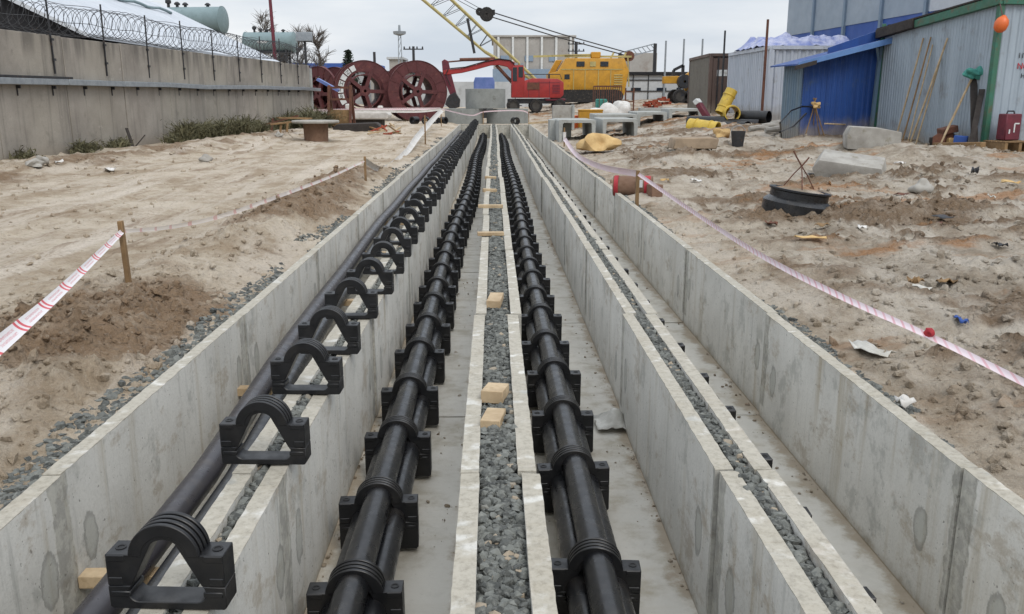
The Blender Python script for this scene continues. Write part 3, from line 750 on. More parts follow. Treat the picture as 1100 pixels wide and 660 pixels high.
for s in np.arange(1, wl-1, 1.5): mb.box((.09, s, 1.81), (.1, .04, .08)); mb.box((.05, s, 1.70), (.02, .03, .2))
part(mb, 'bracket', 'steel', t)
mb = MB(); mb.bar((.17, 8.6, 2.045), (.17, 12.2, 2.05), .12, .06)
tag(mb.build('metal_channel', 'steel', loc=(WA.x, WA.y, 0), rot=(0, 0, wrz), bevel=.006), 'dark length of steel channel lying on top of the wall duct', 'steel channel')
for i, s in enumerate(np.arange(1.2, wl, 2.62)):
    p = wallp(s, .06, 0); mb = MB(); q = random.Random(i)
    mb.bar((0, 0, 2.15), (q.uniform(-.02, .02), q.uniform(-.03, .03), 4.05+q.uniform(-.12, .1)), .035, .035); mb.box((.02, 0, 2.5), (.05, .1, .06)); mb.box((.02, 0, 3.0), (.05, .1, .06))
    tag(mb.build('wire_post', 'steel', loc=(p.x, p.y, 0), rot=(0, 0, wrz)), 'thin dark steel post bolted to the precast wall, holding the razor wire', 'wire post', 'razor wire posts on the precast wall')
def coil(rad, pitch, ph, seed):
    pts = []; q = random.Random(seed); n = int(wl/pitch*14)
    for i in range(n):
        s = i*pitch/14; a = i/14*2*math.pi+ph; r = rad*(1+.06*math.sin(s*1.3+ph))
        pts.append((r*math.cos(a)*.95, s+.12*math.sin(a*1+ph), 3.55+r*math.sin(a)*.95+.05*math.sin(s*.9)))
    return pts
mb = MB(); mb.tube(coil(.42, .42, 0, 1),   .0075, 4, False); mb.tube(coil(.38, -.42 if 0 else .47, 2.4, 2), .007, 4, False)
for z in (3.95, 3.5): mb.tube([(0, s, z+.03*math.sin(s*2.4)) for s in np.arange(0, wl, .6)], .008, 4, False)
tag(mb.build('razor_wire', 'steel', loc=(WA.x, WA.y, 0), rot=(0, 0, wrz)), 'tangled coil of razor wire along the top of the precast wall', 'razor wire')
# weeds along its foot
def weeds(spots, lab):
    g = np.random.default_rng(12); Vv, Ff = [], []; n = 0
    for (s0, s1, h, num, wdt) in spots:
        cl = [(g.uniform(s0, s1), wdt*g.uniform(0, 1)**1.4, g.uniform(.35, 1)) for _ in range(max(3, int((s1-s0)*3)))]
        for _ in range(num*2):
            c0 = cl[g.integers(len(cl))]
            s = c0[0]+g.normal(0, .16); o_ = max(.06, .1+c0[1]+g.normal(0, .1)); p = wallp(s, o_); z = gz(p.x, p.y)-.03
            a = g.uniform(0, 6.28); L = h*c0[2]*g.uniform(.3, 1); wd_ = g.uniform(.006, .022); le = g.normal(0, .55, 2)*L
            d = np.array((math.cos(a), math.sin(a), 0))*wd_
            b = np.array((p.x, p.y, z)); m_ = b+np.array((le[0]*.35, le[1]*.35, L*.6)); e = b+np.array((le[0], le[1], L*g.uniform(.6, 1)))
            Vv += [b-d, b+d, m_+d*1.3, m_-d*1.3, e+d*.3, e-d*.3]; Ff += [(n, n+1, n+2, n+3), (n+3, n+2, n+4, n+5)]; n += 6
            for _k in range(2):                          # leaflets on the stem
                q0 = b+(e-b)*g.uniform(.35, 1); u_ = g.normal(0, 1, 3); u_ /= np.linalg.norm(u_); v_ = g.normal(0, 1, 3); v_ /= np.linalg.norm(v_)
                Vv += [q0, q0+u_*.05+v_*.02, q0+u_*.1, q0+u_*.05-v_*.02, q0, q0]; Ff += [(n, n+1, n+2, n+3)]; n += 6
    o = fast('weeds', np.array(Vv), np.array(Ff), 'weed'); tag(o, lab, 'weeds', None, 'stuff')
sw = lambda px: min(wl, max(0, (lambda p: (V((p.x, p.y, 0))-WA).dot(wdir))(wall_hit(px))))
def wall_hit(px):
    d = ray(px, 103); k = (WA-CAM).dot(wn)/d.dot(wn); return CAM+d*k
weeds([(sw(0), sw(20), .4, 60, .4), (sw(62), sw(92), .5, 220, .4), (sw(104), sw(132), .45, 220, .5), (sw(158), sw(262), .9, 1300, 1.2), (sw(180), sw(240), .9, 800, 1.6),
       (sw(262), sw(284), .4, 120, .6), (sw(283), sw(322), 1.25, 1800, 1.5), (sw(188), sw(194), 1.5, 14, .2)], 'dark green and brown weeds growing along the foot of the precast wall')
p = on(143, 158); tag(MB().bar((0, 0, 0), (-.18, .1, .55), .09, .03).bar((.05, .02, 0), (.35, .1, .35), .05, .03).build('broken_board', 'darkwood', loc=p), 'dark broken board leaning at the foot of the precast wall', 'board')

# ------------------------------------------------------------------ left background
b = thing('white_roofed_building', 'building with pale sheet roof and dark gable rising behind the precast wall', 'building', (-18.6, 27, 0))
ex, rx, ez, rz_, ln = 6.4, 0.0, 3.5, 6.35, 24.5
mb = MB(); mb.prism([(-ex, 0), (ex, 0), (ex, ez), (0, rz_), (-ex, ez)], .25, ln-.25); part(mb, 'wall', 'darkwall', b)
for sx in (-1, 1):
    mb = MB(); dx, dz = ex+.35, ez-.25
    mb.prism([(0, rz_+.12), (sx*dx, dz), (sx*dx, dz+.12), (0, rz_+.26)], 0, ln)
    part(mb, 'roof', 'roofwhite', b)
mb = MB(); mb.tube([(1.9, y, 5.82+.05*math.sin(y*2)) for y in np.arange(.3, ln-3, .8)], .07, 6); part(mb, 'roof_cable', 'tank', b)
def tank(px, py, Y, L, D, rz, lab):
    p = at(px, py, Y); zc = p.z; t = thing('oil_tank', lab, 'tank', (p.x, Y, gz(p.x, Y)), rz, 'grey-green tanks behind the wall'); zc -= t.location.z
    ax = Matrix.Translation((0, 0, zc)) @ Matrix.Rotation(R(90), 4, 'Y')
    mb = MB().lathe([(D*.2, -L/2-.08), (D*.44, -L/2-.03), (D/2, -L/2+.04), (D/2, L/2-.04), (D*.44, L/2+.03), (D*.2, L/2+.08)], 28, ax); part(mb, 'shell', 'tank', t, smooth=50)
    mb = MB().lathe([(D/2+.04, L/2-.12), (D/2+.04, L/2-.03)], 28, ax); mb.lathe([(D/2+.04, -L/2+.03), (D/2+.04, -L/2+.12)], 28, ax); part(mb, 'end_flange', 'tank', t)
    for k, (fx, hh) in enumerate(((-.3, .45), (-.17, .25), (-.05, .2), (.28, .15))): part(MB().lathe([(.1, zc+D/2-.05), (.1, zc+D/2+hh*.5), (.2, zc+D/2+hh*.6), (.2, zc+D/2+hh), (.08, zc+D/2+hh+.1)], 10, Matrix.Translation((fx*L, 0, 0))), 'valve', 'steel', t)
    mb = MB().box((-.1*L, -D/2-.0, zc-.02), (L*.2, .04, .22)); part(mb, 'name_plate', 'white', t)
    mb = MB()
    for fx in (-.35, .35):
        for fy in (-.3, .3): mb.bar((fx*L, fy*D, -.1), (fx*L, fy*D, zc-D*.35), .16)
    mb.box((0, 0, zc-D/2-.06), (L*.9, D*.75, .12)); mb.bar((-.35*L, -.3*D, .5), (.35*L, -.3*D, zc-D*.55), .1); part(mb, 'support_frame', 'steel', t)
    mb = MB().box((0, .2, (zc-D/2)*.4), (L*.7, D*.9, (zc-D/2)*.8))
    for i in range(7): mb.box((-.3*L+i*.1*L, -.55*D, (zc-D/2)*.42), (.08, .5, (zc-D/2)*.6))
    part(mb, 'transformer_body', 'tank', t, bevel=.03)
tank(204, 22, 64, 4.9, 1.75, R(-8), 'larger grey-green cylindrical tank above the white roof')
tank(290, 45.5, 84, 4.6, 1.75, R(-4), 'smaller grey-green cylindrical tank beside the dark red mast')
p = at(298, 75, 60); tag(MB().tube([(0, 0, -.3), (-.25, 0, 9.5)], [.13, .1], 10).build('red_mast', 'maroon', loc=(p.x, 60, gz(p.x, 60))), 'tall thin dark red mast rising beyond the precast wall', 'mast')
def lamp(px, pyt, Y, lab, kind):
    p = at(px, pyt, Y); x = p.x; z0 = gz(x, Y); h = p.z-z0
    t = thing('floodlight_mast' if kind else 'lamp_post', lab, 'lamp', (x, Y, z0))
    if kind:
        mb = MB()
        for sx in (-1, 1): mb.bar((sx*.3, 0, -.3), (sx*.14, 0, h-.8), .09)
        for i in range(int(h/.8)): mb.bar((-.25*(1-i*.8/h*.5), 0, i*.8), (.25*(1-(i+1)*.8/h*.5), 0, min(h-.8, i*.8+.8)), .06)
        part(mb, 'mast', 'galv', t)
        part(MB().lathe([(.1, h-.8), (.7, h-.6), (.75, h-.3), (.15, h-.25), (.12, h+.4)], 10), 'lamp_head', 'galv', t)
    else:
        part(MB().tube([(0, 0, -.3), (0, 0, h-.4)], .08, 8), 'pole', 'steel', t)
        part(MB().box((0, -.1, h-.15), (1.0, .3, .55)).bar((-.5, 0, h-.45), (.5, 0, h-.45), .07), 'lamp_head', 'galv', t, bevel=.02)
lamp(327, 37, 58, 'dark post with a wide grey floodlight beside the bare birches', 0)
lamp(429, 31, 105, 'slim pale lattice mast with a round lamp head', 1)
def pole(px, pyt, Y, r, mat, lab, arms=0, name='utility_pole', g=None):
    p = at(px, pyt, Y); z0 = gz(p.x, Y); h = p.z-z0; mb = MB().tube([(0, 0, -.3), (0, 0, h)], [r*1.2, r], 8)
    if arms:
        t = thing(name, lab, 'pole', (p.x, Y, z0), 0, g); part(mb, 'shaft', mat, t); mb = MB()
        for i in range(arms):
            z = h-.3-i*.9; mb.bar((-1.1, 0, z), (1.1, 0, z), .12)
            for x in (-1, -.4, .4, 1): mb.lathe([(.06, z), (.09, z+.15), (.05, z+.3)], 6, Matrix.Translation((x, 0, 0)))
        part(mb, 'crossarm', mat, t)
    else: tag(mb.build(name, mat, loc=(p.x, Y, z0)), lab, 'pole', g)
pole(402, 56, 110, .16, 'steel', 'plain dark pole between conifer and lattice mast')
pole(444, 50, 100, .14, 'steel', 'dark pole with crossarm behind the cable reels', 1)
pole(619, 45, 120, .2, 'steel', 'far pole with two crossarms behind the yellow crane', 2)
pole(715.5, 44, 70, .07, 'galv', 'thin pale rod above the truck crane, left of three', 0, 'thin_rod')
pole(735, 42, 70, .07, 'galv', 'thin pale rod above the truck crane, middle of three', 0, 'thin_rod')
pole(755, 42, 70, .07, 'galv', 'thin pale rod right of two others above the brown container', 0, 'thin_rod')
pole(779, 33, 43.3, .045, 'steel', 'dark steel pole standing at the brown container door', 0)
pole(825, 21, 35.4, .05, 'rust', 'rusty black pole standing at the white container corner', 0)
# bare trees
def bare_tree(px, pyt, Y, seed, lab):
    p = at(px, pyt, Y); z0 = gz(p.x, Y); h = p.z-z0; q = random.Random(seed); t = thing('birch_tree', lab, 'tree', (p.x, Y, z0), 0, 'bare birches beyond the wall')
    tr, tw = MB(), MB(); trunk = [V((.3*math.sin(i*.9+seed), .2*math.cos(i*1.3), h*i/9)) for i in range(10)]
    tr.tube(trunk, [.16*(1-i/10.5) for i in range(10)], 7)
    for i in range(34):
        k = q.uniform(.28, .97); j = int(k*9); b0 = trunk[j].lerp(trunk[min(j+1, 9)], k*9-j); a = q.uniform(0, 6.28); L = h*.26*(1.15-k)*q.uniform(.7, 1.2)+.4
        d = V((math.cos(a), math.sin(a), q.uniform(.7, 1.4))).normalized(); pts = [b0+d*(L*s_)+V((0, 0, .15*L*s_*s_)) for s_ in (0, .35, .7, 1)]
        tr.tube(pts, [.05, .035, .025, .012], 5)
        for m in range(20):
            e = pts[0].lerp(pts[3], q.uniform(.25, 1)); d2 = (d+V((q.uniform(-1, 1), q.uniform(-1, 1), q.uniform(-.3, .8)))).normalized(); l2 = q.uniform(.4, 1.3)
            tw.tube([e, e+d2*l2*.5, e+d2*l2+V((0, 0, -.1))], [.024, .018, .009], 3, False)
    part(tr, 'trunk', 'bark', t); part(tw, 'crown', 'twig', t)
bare_tree(281, 17, 100, 2, 'bare birch standing behind the smaller grey-green tank')
bare_tree(321, 37, 92, 5, 'bare birch just left of the dark floodlight post')
bare_tree(340, 36, 95, 9, 'bare birch just right of the dark floodlight post')
bare_tree(303, 62, 90, 12, 'low bare birch behind the razor wire end')
def conifer(px, pyt, Y, lab):
    p = at(px, pyt, Y); z0 = gz(p.x, Y); h = p.z-z0; q = random.Random(4); t = thing('pine_tree', lab, 'tree', (p.x, Y, z0))
    part(MB().tube([(0, 0, -.3), (.1, 0, h*.95)], [.18, .05], 7), 'trunk', 'bark', t); mb = MB()
    for i in range(900):
        k = q.uniform(.35, 1); r = (1.5*(1.05-k)/.7+.25)*q.uniform(.1, 1); a = q.uniform(0, 6.28); c = V((r*math.cos(a), r*math.sin(a), h*k))
        u = V((q.uniform(-1, 1), q.uniform(-1, 1), q.uniform(-.6, .6)))*.28; w_ = V((q.uniform(-1, 1), q.uniform(-1, 1), q.uniform(-.6, .6)))*.2
        mb.add([c-u, c+w_, c+u, c-w_], [(0, 1, 2, 3)])
    part(mb, 'crown', 'needle', t, smooth=0)
conifer(374, 54, 120, 'single small dark pine beyond the cable reels')
def house(px0, px1, pyt, Y, dep, mat, lab, name='low_building', roof=None, win=0, pyw=None, roofh=.3):
    a, c = at(px0, pyt, Y), at(px1, pyt, Y); w_ = c.x-a.x; z0 = gz(a.x, Y); h = a.z-z0
    t = thing(name, lab, 'building', (a.x, Y, z0)); part(MB().box((w_/2, dep/2, h/2-.2), (w_, dep, h+.4)), 'wall', mat, t)
    if roof: part(MB().box((w_/2, dep/2, h+roofh/2), (w_+.6, dep+.6, roofh)), 'roof', roof, t, bevel=.03)
    for i in range(win):
        x = w_*(i+.5)/win; part(MB().box((x, -.02, h*.62), (w_/win*.45, .1, h*.3)), 'window', 'glass', t)
    return t, w_, h
house(300, 400, 77, 125, 12, 'farwall', 'low pale building with blue roof edge behind the reels', roof='cladblue', win=8, roofh=1.1)
house(398, 470, 79, 118, 12, 'farbeige', 'low beige building between pine and excavator', roof='darkwall', win=5)
house(418, 431, 64, 116, 6, 'farbeige', 'small square beige roof house above the low buildings', roof='farwall')
t, w_, h = house(530, 617, 40, 150, 25, 'farbeige', 'large beige hall with white ribs and blue base behind the crane', roof='farbeige', name='industrial_hall')
mb = MB()
for i in range(6): mb.box((w_*(i+.35)/5.6, -.15, h/2+1.5), (.35, .3, h-3))
part(mb, 'rib', 'white', t); part(MB().box((w_/2, -.3, h*.26), (w_+.3, .5, h*.52)), 'base_cladding', 'farblue', t)
for i in range(3): part(MB().box((w_*(.14+i*.3), -.05, h*.68), (1.4, .2, .9)), 'vent', 'farblue', t)
house(440, 590, 88, 95, 8, 'farwall', 'long low pale wall building behind the red excavator', name='site_building')
t, w_, h = house(664, 762, 81, 84, 10, 'farwall', 'long white panelled building behind the truck crane', roof='darkwall', name='site_building')
mb = MB()
for i in range(7): mb.box((w_*i/6, -.04, h/2), (.08, .06, h))
for z in (.9, 1.9): mb.box((w_/2, -.05, z), (w_, .07, .09))
part(mb, 'rail', 'steel', t)
for x in (.2, .48, .7): part(MB().box((w_*x, -.03, h*.45), (.9, .06, .3)), 'vent', 'glass', t)
house(677, 706, 57, 105, 9, 'farbeige', 'square grey concrete block house behind the white building', name='block_house')
t = thing('pipe_gantry', 'lattice truss gantry on two posts above the crane', 'gantry', (at(665, 90, 90).x, 90, gz(12, 90)))
a, c = at(665, 57, 90), at(703, 47, 90); x1_ = c.x-a.x; za, zc = a.z-t.location.z, c.z-t.location.z
mb = MB()
for dz in (0, -.6):
    mb.bar((0, 0, za+dz), (x1_, 0, zc+dz), .1)
for i in range(8): mb.bar((x1_*i/8, 0, za+(zc-za)*i/8), (x1_*(i+1)/8, 0, za+(zc-za)*(i+1)/8-.6), .07)
part(mb, 'truss', 'galv', t)
for x, z in ((0, za), (x1_, zc)): part(MB().bar((x, 0, -.3), (x, 0, z), .3), 'post', 'steel', t)

# big clad hall on the right
hall = thing('clad_warehouse', 'huge grey and blue clad warehouse rising behind the blue shed', 'building', (17.3, 53.5, 0), R(-87.2))
# local x runs towards the camera along the long face, local -y faces the site
LH = 34
def face(z0, z1, mat, x0=0, x1=LH, out=0, nm='cladding'): part(MB().box(((x0+x1)/2, 8-out/2, (z0+z1)/2), (x1-x0, 16+out, z1-z0)), nm, mat, hall)
face(-.3, 5.0, 'cladblue'); face(5.0, 7.25, 'cladgrey', out=.03); face(7.25, 14, 'cladlight', out=.06)
mb = MB()
for i in range(1, 9): mb.box((i*3.9, -.06, 7), (.22, .14, 14))
part(mb, 'seam_strip', 'farblue', hall)
part(MB().box((18.4, -.25, 9.5), (3.4, .5, 9.2)), 'roller_door', 'roofwhite', hall)
part(MB().box((24.2, -.2, 9.5), (7.6, .3, 9.2)), 'blue_panel', 'cladblue', hall)
# ------------------------------------------------------------------ cable reels
def reel(px, py, Y, rad, wid, rz, lab, marks=False):
    p = at(px, py, Y); z0 = gz(p.x, Y); t = thing('cable_reel', lab, 'cable reel', (p.x, Y, z0), rz, 'big maroon cable reels'); zc = rad-.06
    ax = Matrix.Translation((0, 0, zc)) @ Matrix.Rotation(R(90), 4, 'X')
    for f, yy in ((0, -wid/2), (1, wid/2)):
        mb = MB(); ri = rad*.64
        mb.lathe([(ri, yy-.05), (rad-.03, yy-.05), (rad-.03, yy-.09), (rad, yy-.09), (rad, yy+.09), (rad-.03, yy+.09), (rad-.03, yy+.05), (ri, yy+.05)], 56, ax, True)
        for k in range(16):
            a = R(22.5*k); ca, sa = math.cos(a), math.sin(a); s_ = -1 if f == 0 else 1
            mb.bar((ri*ca, yy+s_*.06, zc+ri*sa), (rad*.985*ca, yy+s_*.06, zc+rad*.985*sa), .05, .03, (0, 1, 0))
        fl = part(mb, 'flange', 'reel', t)
        for k in range(5):
            a = R(90+72*k-20); ca, sa = math.cos(a), math.sin(a)
            MB().bar((.12*rad*ca, yy, zc+.12*rad*sa), (ri*1.03*ca, yy, zc+ri*1.03*sa), .22, .2, (0, 1, 0)).build('spoke', 'reel', fl)
        mb = MB().lathe([(.1, yy-.12), (.17*rad, yy-.12), (.17*rad, yy+.12), (.1, yy+.12)], 20, ax, True); mb.build('hub', 'reel', fl)
        if marks and f == 0:
            for k, a in enumerate((118, 133, 148, 163, 178, 193, 205)):
                an = [R(a-6+i*3) for i in range(5)]; r0, r1 = rad*.72, rad*.9; n_ = 5
                mb = MB(); vs = [(r*math.cos(x), y_, zc+r*math.sin(x)) for y_ in (yy-.075, yy-.098) for r in (r0, r1) for x in an]
                fs = [(10+i, 11+i, 16+i, 15+i) for i in range(4)]+[(i, i+1, 6+i, 5+i) for i in range(4)]+[(5+i, 6+i, 16+i, 15+i) for i in range(4)]+[(i, i+1, 11+i, 10+i) for i in range(4)]+[(0, 5, 15, 10), (4, 9, 19, 14)]
                mb.add(vs, fs); mb.build('white_mark', 'white', fl, smooth=0)
                if k in (1, 3, 4, 5):
                    rm = rad*.81; x_ = R(a); tx = text('NHHIB'[k-1], .34, 'blackink', fl, (rm*math.cos(x_), yy-.1, zc+rm*math.sin(x_)), (R(90), 0, 0)); tx.rotation_euler = (R(90), R(-(a-180)), 0)
    part(MB().lathe([(rad*.55, -wid/2), (rad*.55, wid/2), (rad*.51, wid/2), (rad*.51, -wid/2)], 48, ax, True), 'drum', 'reel', t)
    for s_ in (-1, 1): part(MB().bar((s_*.55, -wid/2-.1, .07), (s_*.55, wid/2+.1, .07), .16, .14), 'chock', 'oldwood', t)
reel(390, 97, 58, 1.88, 2.0, R(15), 'maroon cable reel with white marks on its rim, third along the row', True)
reel(445, 97.5, 58, 1.9, 2.0, R(17), 'rightmost maroon cable reel, next to the excavator bucket arm')
reel(352, 103, 60, 1.75, 1.5, R(-35), 'maroon cable reel turned edgeways behind the blue board')
reel(336, 103, 61.5, 1.75, 1.5, R(-42), 'leftmost maroon cable reel, half hidden by the precast wall end')

# ------------------------------------------------------------------ red wheeled excavator
def wheel(parent, x, y, z, r, w_, nm='wheel'):
    ax = Matrix.Translation((x, y, z)) @ Matrix.Rotation(R(90), 4, 'X')
    t = MB().lathe([(r*.6, -w_/2), (r*.93, -w_/2), (r, -w_/2+.06), (r, w_/2-.06), (r*.93, w_/2), (r*.6, w_/2)], 26, ax, True).build(nm, 'rubber', parent)
    MB().lathe([(.05, -w_*.3), (r*.22, -w_*.46), (r*.3, -w_*.3), (r*.6, -w_*.42), (r*.6, w_*.42), (.05, w_*.4)], 20, ax).build('rim', 'hub', t)
YE = 68; k_ = pm(YE); pe = at(575, 119, YE); pe.z = gz(pe.x, YE)
ex_ = thing('wheeled_excavator', 'red wheeled excavator with its arm folded down behind concrete rings', 'excavator', pe)
E = lambda px, py: ((px-575)*k_, (119-py)*k_)               # local x, z of a photo pixel
mb = MB(); (xa, za), (xb, zb) = E(551, 104), E(604, 84)
mb.prism([E(549, 104), E(601, 104), E(604, 101), E(604, 88), E(598, 84.5), E(571, 84), E(549, 90)], -1.25, 1.25); part(mb, 'engine_body', 'red', ex_, bevel=.05, seg=2)
part(MB().prism([E(549, 103.5), E(549, 74), E(553, 70.5), E(561.5, 70.5), E(563, 84), E(561, 103.5)], -1.3, -.1), 'cab', 'red', ex_, bevel=.05, seg=2)
for a_, b_ in (((550.3, 73), (554.6, 87)), ((556.4, 72.5), (561, 83))):
    (p0, q0), (p1, q1) = E(*a_), E(*b_); part(MB().box(((p0+p1)/2, -1.305, (q0+q1)/2), (p1-p0, .05, q0-q1)), 'cab_window', 'glass', ex_)
(p0, q0), (p1, q1) = E(549, 74), E(549, 88); part(MB().box((p0-.01, -.7, (q0+q1)/2), (.05, .95, q0-q1)), 'windscreen', 'glass', ex_)
part(MB().prism([E(545, 110), E(606, 110), E(608, 105), E(545, 105)], -1.0, 1.0), 'chassis', 'steel', ex_, bevel=.03)
part(MB().box((E(572, 0)[0], -1.27, E(0, 92)[1]), (.9, .05, .5)), 'grille', 'rust', ex_)
part(MB().tube([(E(590, 0)[0], .5, E(0, 86)[1]), (E(590, 0)[0], .5, E(0, 79)[1])], .07, 8), 'exhaust', 'steel', ex_)
for px in (551, 575, 600):
    for sy in (-1, 1): wheel(ex_, E(px, 0)[0], sy*1.05, E(0, 112.2)[1], 6.9*k_, .45)
mb = MB(); bp = [(562, 84), (560, 74), (552, 66.5), (540, 63.5), (528, 64), (512, 69.5), (497, 73), (482, 74.5), (476, 75.5)]
bt = [(554, 88), (551, 79), (545, 72), (536, 70), (527, 70.5), (512, 74.5), (497, 78), (482, 80), (477, 80)]
mb.prism([E(*p) for p in bp]+[E(*p) for p in bt[::-1]], .1, .6); bo = part(mb, 'boom', 'red', ex_, bevel=.03)
part(MB().prism([E(475, 66), (E(478, 64)), E(482, 66), E(484.5, 78), E(491, 103), E(494, 106), E(489, 107), E(483, 100), E(476, 82)], .15, .55), 'stick', 'maroon', ex_, bevel=.03)
mb = MB(); 
for a_, b_, r in (((494, 64.5), (532, 63.5), .13), ((478, 67), (497, 65.4), .06), ((482, 84), (487, 97), .1), ((552, 90), (533, 70), .13)):
    (x0, z0), (x1, z1) = E(*a_), E(*b_); mb.tube([(x0, .35, z0), (x1, .35, z1)], r, 10)
part(mb, 'hydraulic_ram', 'rust', ex_)
part(MB().prism([E(483, 101), E(489, 98), E(494, 106), E(493, 114), E(484, 116), E(478, 111), E(480, 105)], -.25, .95), 'bucket', 'steel', ex_, bevel=.03)

mb = MB()
for px in (567, 578, 589): mb.box((E(px, 0)[0], -1.252, E(0, 95)[1]), (.035, .03, 17*k_))
mb.box((E(583, 0)[0], -1.252, E(0, 88.5)[1]), (34*k_, .03, .035))
for i in range(6): mb.box((E(596, 0)[0], -1.255, E(0, 91+i*1.6)[1]), (8*k_, .04, .05))
part(mb, 'panel_seam', 'maroon', ex_)
mb = MB(); mb.tube([(E(563, 0)[0], -1.1, E(0, 84)[1]), (E(563, 0)[0], -1.1, E(0, 80)[1]), (E(600, 0)[0], -1.1, E(0, 80)[1]), (E(602, 0)[0], -1.1, E(0, 85)[1])], .03, 6); part(mb, 'handrail', 'steel', ex_)
mb = MB(); mb.tube([(E(*p)[0], .05, E(*p)[1]+.06) for p in ((558, 74), (548, 66), (536, 64.5), (520, 67.5), (500, 73), (484, 74.5))], .045, 6); mb.tube([(E(*p)[0], .02, E(*p)[1]) for p in ((482, 74), (479, 80), (484, 92))], .04, 6); part(mb, 'hydraulic_hose', 'rubber', ex_)
part(MB().box((E(554, 0)[0], -1.2, E(0, 69.6)[1]), (.25, .2, .16)).box((E(560, 0)[0], -1.2, E(0, 69.6)[1]), (.25, .2, .16)), 'work_lamp', 'galv', ex_)
part(MB().prism([E(585, 104.6), E(606, 104.6), E(606, 107), E(585, 107)], -1.15, 1.15), 'counterweight', 'maroon', ex_, bevel=.03)
part(MB().box((E(556, 0)[0], -1.1, E(0, 109)[1]), (.6, .25, .06)).box((E(556, 0)[0], -1.1, E(0, 112)[1]), (.6, .25, .06)).bar((E(553, 0)[0], -1.1, E(0, 113)[1]), (E(553, 0)[0], -1.1, E(0, 104)[1]), .05), 'step', 'steel', ex_)

# ------------------------------------------------------------------ yellow crawler crane
YC = 77; kc = pm(YC); pc = at(630, 112, YC); pc.z = gz(pc.x, YC)
cr_ = thing('crawler_crane', 'big yellow crawler crane with lattice boom reaching up to the left', 'crane', pc)
C_ = lambda px, py: ((px-630)*kc, (112-py)*kc)
part(MB().prism([C_(599, 105), C_(596, 98), C_(588, 92), C_(587, 83), C_(598, 80), C_(606, 67), C_(667, 67), C_(672, 80), C_(668, 105)], -1.5, 1.5), 'engine_house', 'yellow', cr_, bevel=.06, seg=2)
mb = MB()
for px in (614, 626, 640, 653): mb.box((C_(px, 0)[0], -1.51, C_(0, 91)[1]), (.05, .05, 24*kc))
mb.box((C_(633, 0)[0], -1.51, C_(0, 78.4)[1]), (64*kc, .05, .06)); part(mb, 'panel_seam', 'boom', cr_)
for px in (621, 646): part(MB().box((C_(px, 0)[0], -1.52, C_(0, 73)[1]), (8.5*kc, .07, 5.2*kc)), 'side_window', 'glass', cr_, bevel=.02)
part(MB().box((C_(634, 0)[0], -1.52, C_(0, 73)[1]), (6*kc, .06, 5*kc)), 'vent_grille', 'boom', cr_)
part(MB().prism([C_(589, 82), C_(597, 68), C_(604, 68), C_(596, 82)], .5, 1.45), 'cab', 'yellow', cr_, bevel=.05)
for sy in (-1, 1):
    mb = MB(); n_ = []
    for a in np.linspace(90, 270, 9): n_.append((C_(598, 0)[0]+.5*math.cos(R(a)), .5+.5*math.sin(R(a))))
    for a in np.linspace(-90, 90, 9): n_.append((C_(660, 0)[0]+.5*math.cos(R(a)), .5+.5*math.sin(R(a))))
    mb.prism(n_, sy*1.5-.35, sy*1.5+.35); tr_ = part(mb, 'crawler_track', 'rubber', cr_)
    mb = MB()
    for i in range(26): mb.box((C_(598+i*2.45, 0)[0], sy*1.5, 1.01), (.12, .74, .06)); 
    mb.build('track_plate', 'steel', tr_)
part(MB().box((C_(629, 0)[0], 0, C_(0, 106)[1]), (40*kc, 2.4, 4*kc)), 'turntable', 'steel', cr_)
mb = MB(); 
for z_, x0, x1 in ((65, 605, 676), (63, 572, 640)): mb.bar((C_(x0, 0)[0], -.6, C_(0, z_+2 if x0 < 600 else z_)[1]), (C_(x1, 0)[0], -.6, C_(0, z_)[1]), .16)
for px in (654, 667): mb.bar((C_(px, 0)[0], -.6, C_(0, 67)[1]), (C_(px+3, 0)[0], -.6, C_(0, 61)[1]), .14)
mb.bar((C_(671, 0)[0], -1.2, C_(0, 66)[1]), (C_(673, 0)[0], -1.2, C_(0, 96)[1]), .1)
part(mb, 'roof_gantry', 'boom', cr_)
part(MB().lathe([(.1, -.35), (.42, -.35), (.42, .35), (.1, .35)], 16, Matrix.Translation((C_(674, 0)[0], -.2, C_(0, 64.5)[1])) @ Matrix.Rotation(R(90), 4, 'X'), True), 'sheave', 'rust', cr_)
part(MB().box((C_(638, 0)[0], -.5, C_(0, 63.5)[1]), (.8, .7, .5)), 'winch', 'yellow', cr_, bevel=.05)
part(MB().box((C_(607, 0)[0], -1.52, C_(0, 92)[1]), (8*kc, .05, 20*kc)), 'door', 'yellow', cr_, bevel=.02); part(MB().box((C_(607, 0)[0], -1.55, C_(0, 86)[1]), (5.5*kc, .03, 5*kc)), 'door_window', 'glass', cr_)
for i in range(7): part(MB().box((C_(661, 0)[0], -1.52, C_(0, 84+i*2.4)[1]), (9*kc, .05, .07)), 'louvre', 'boom', cr_)
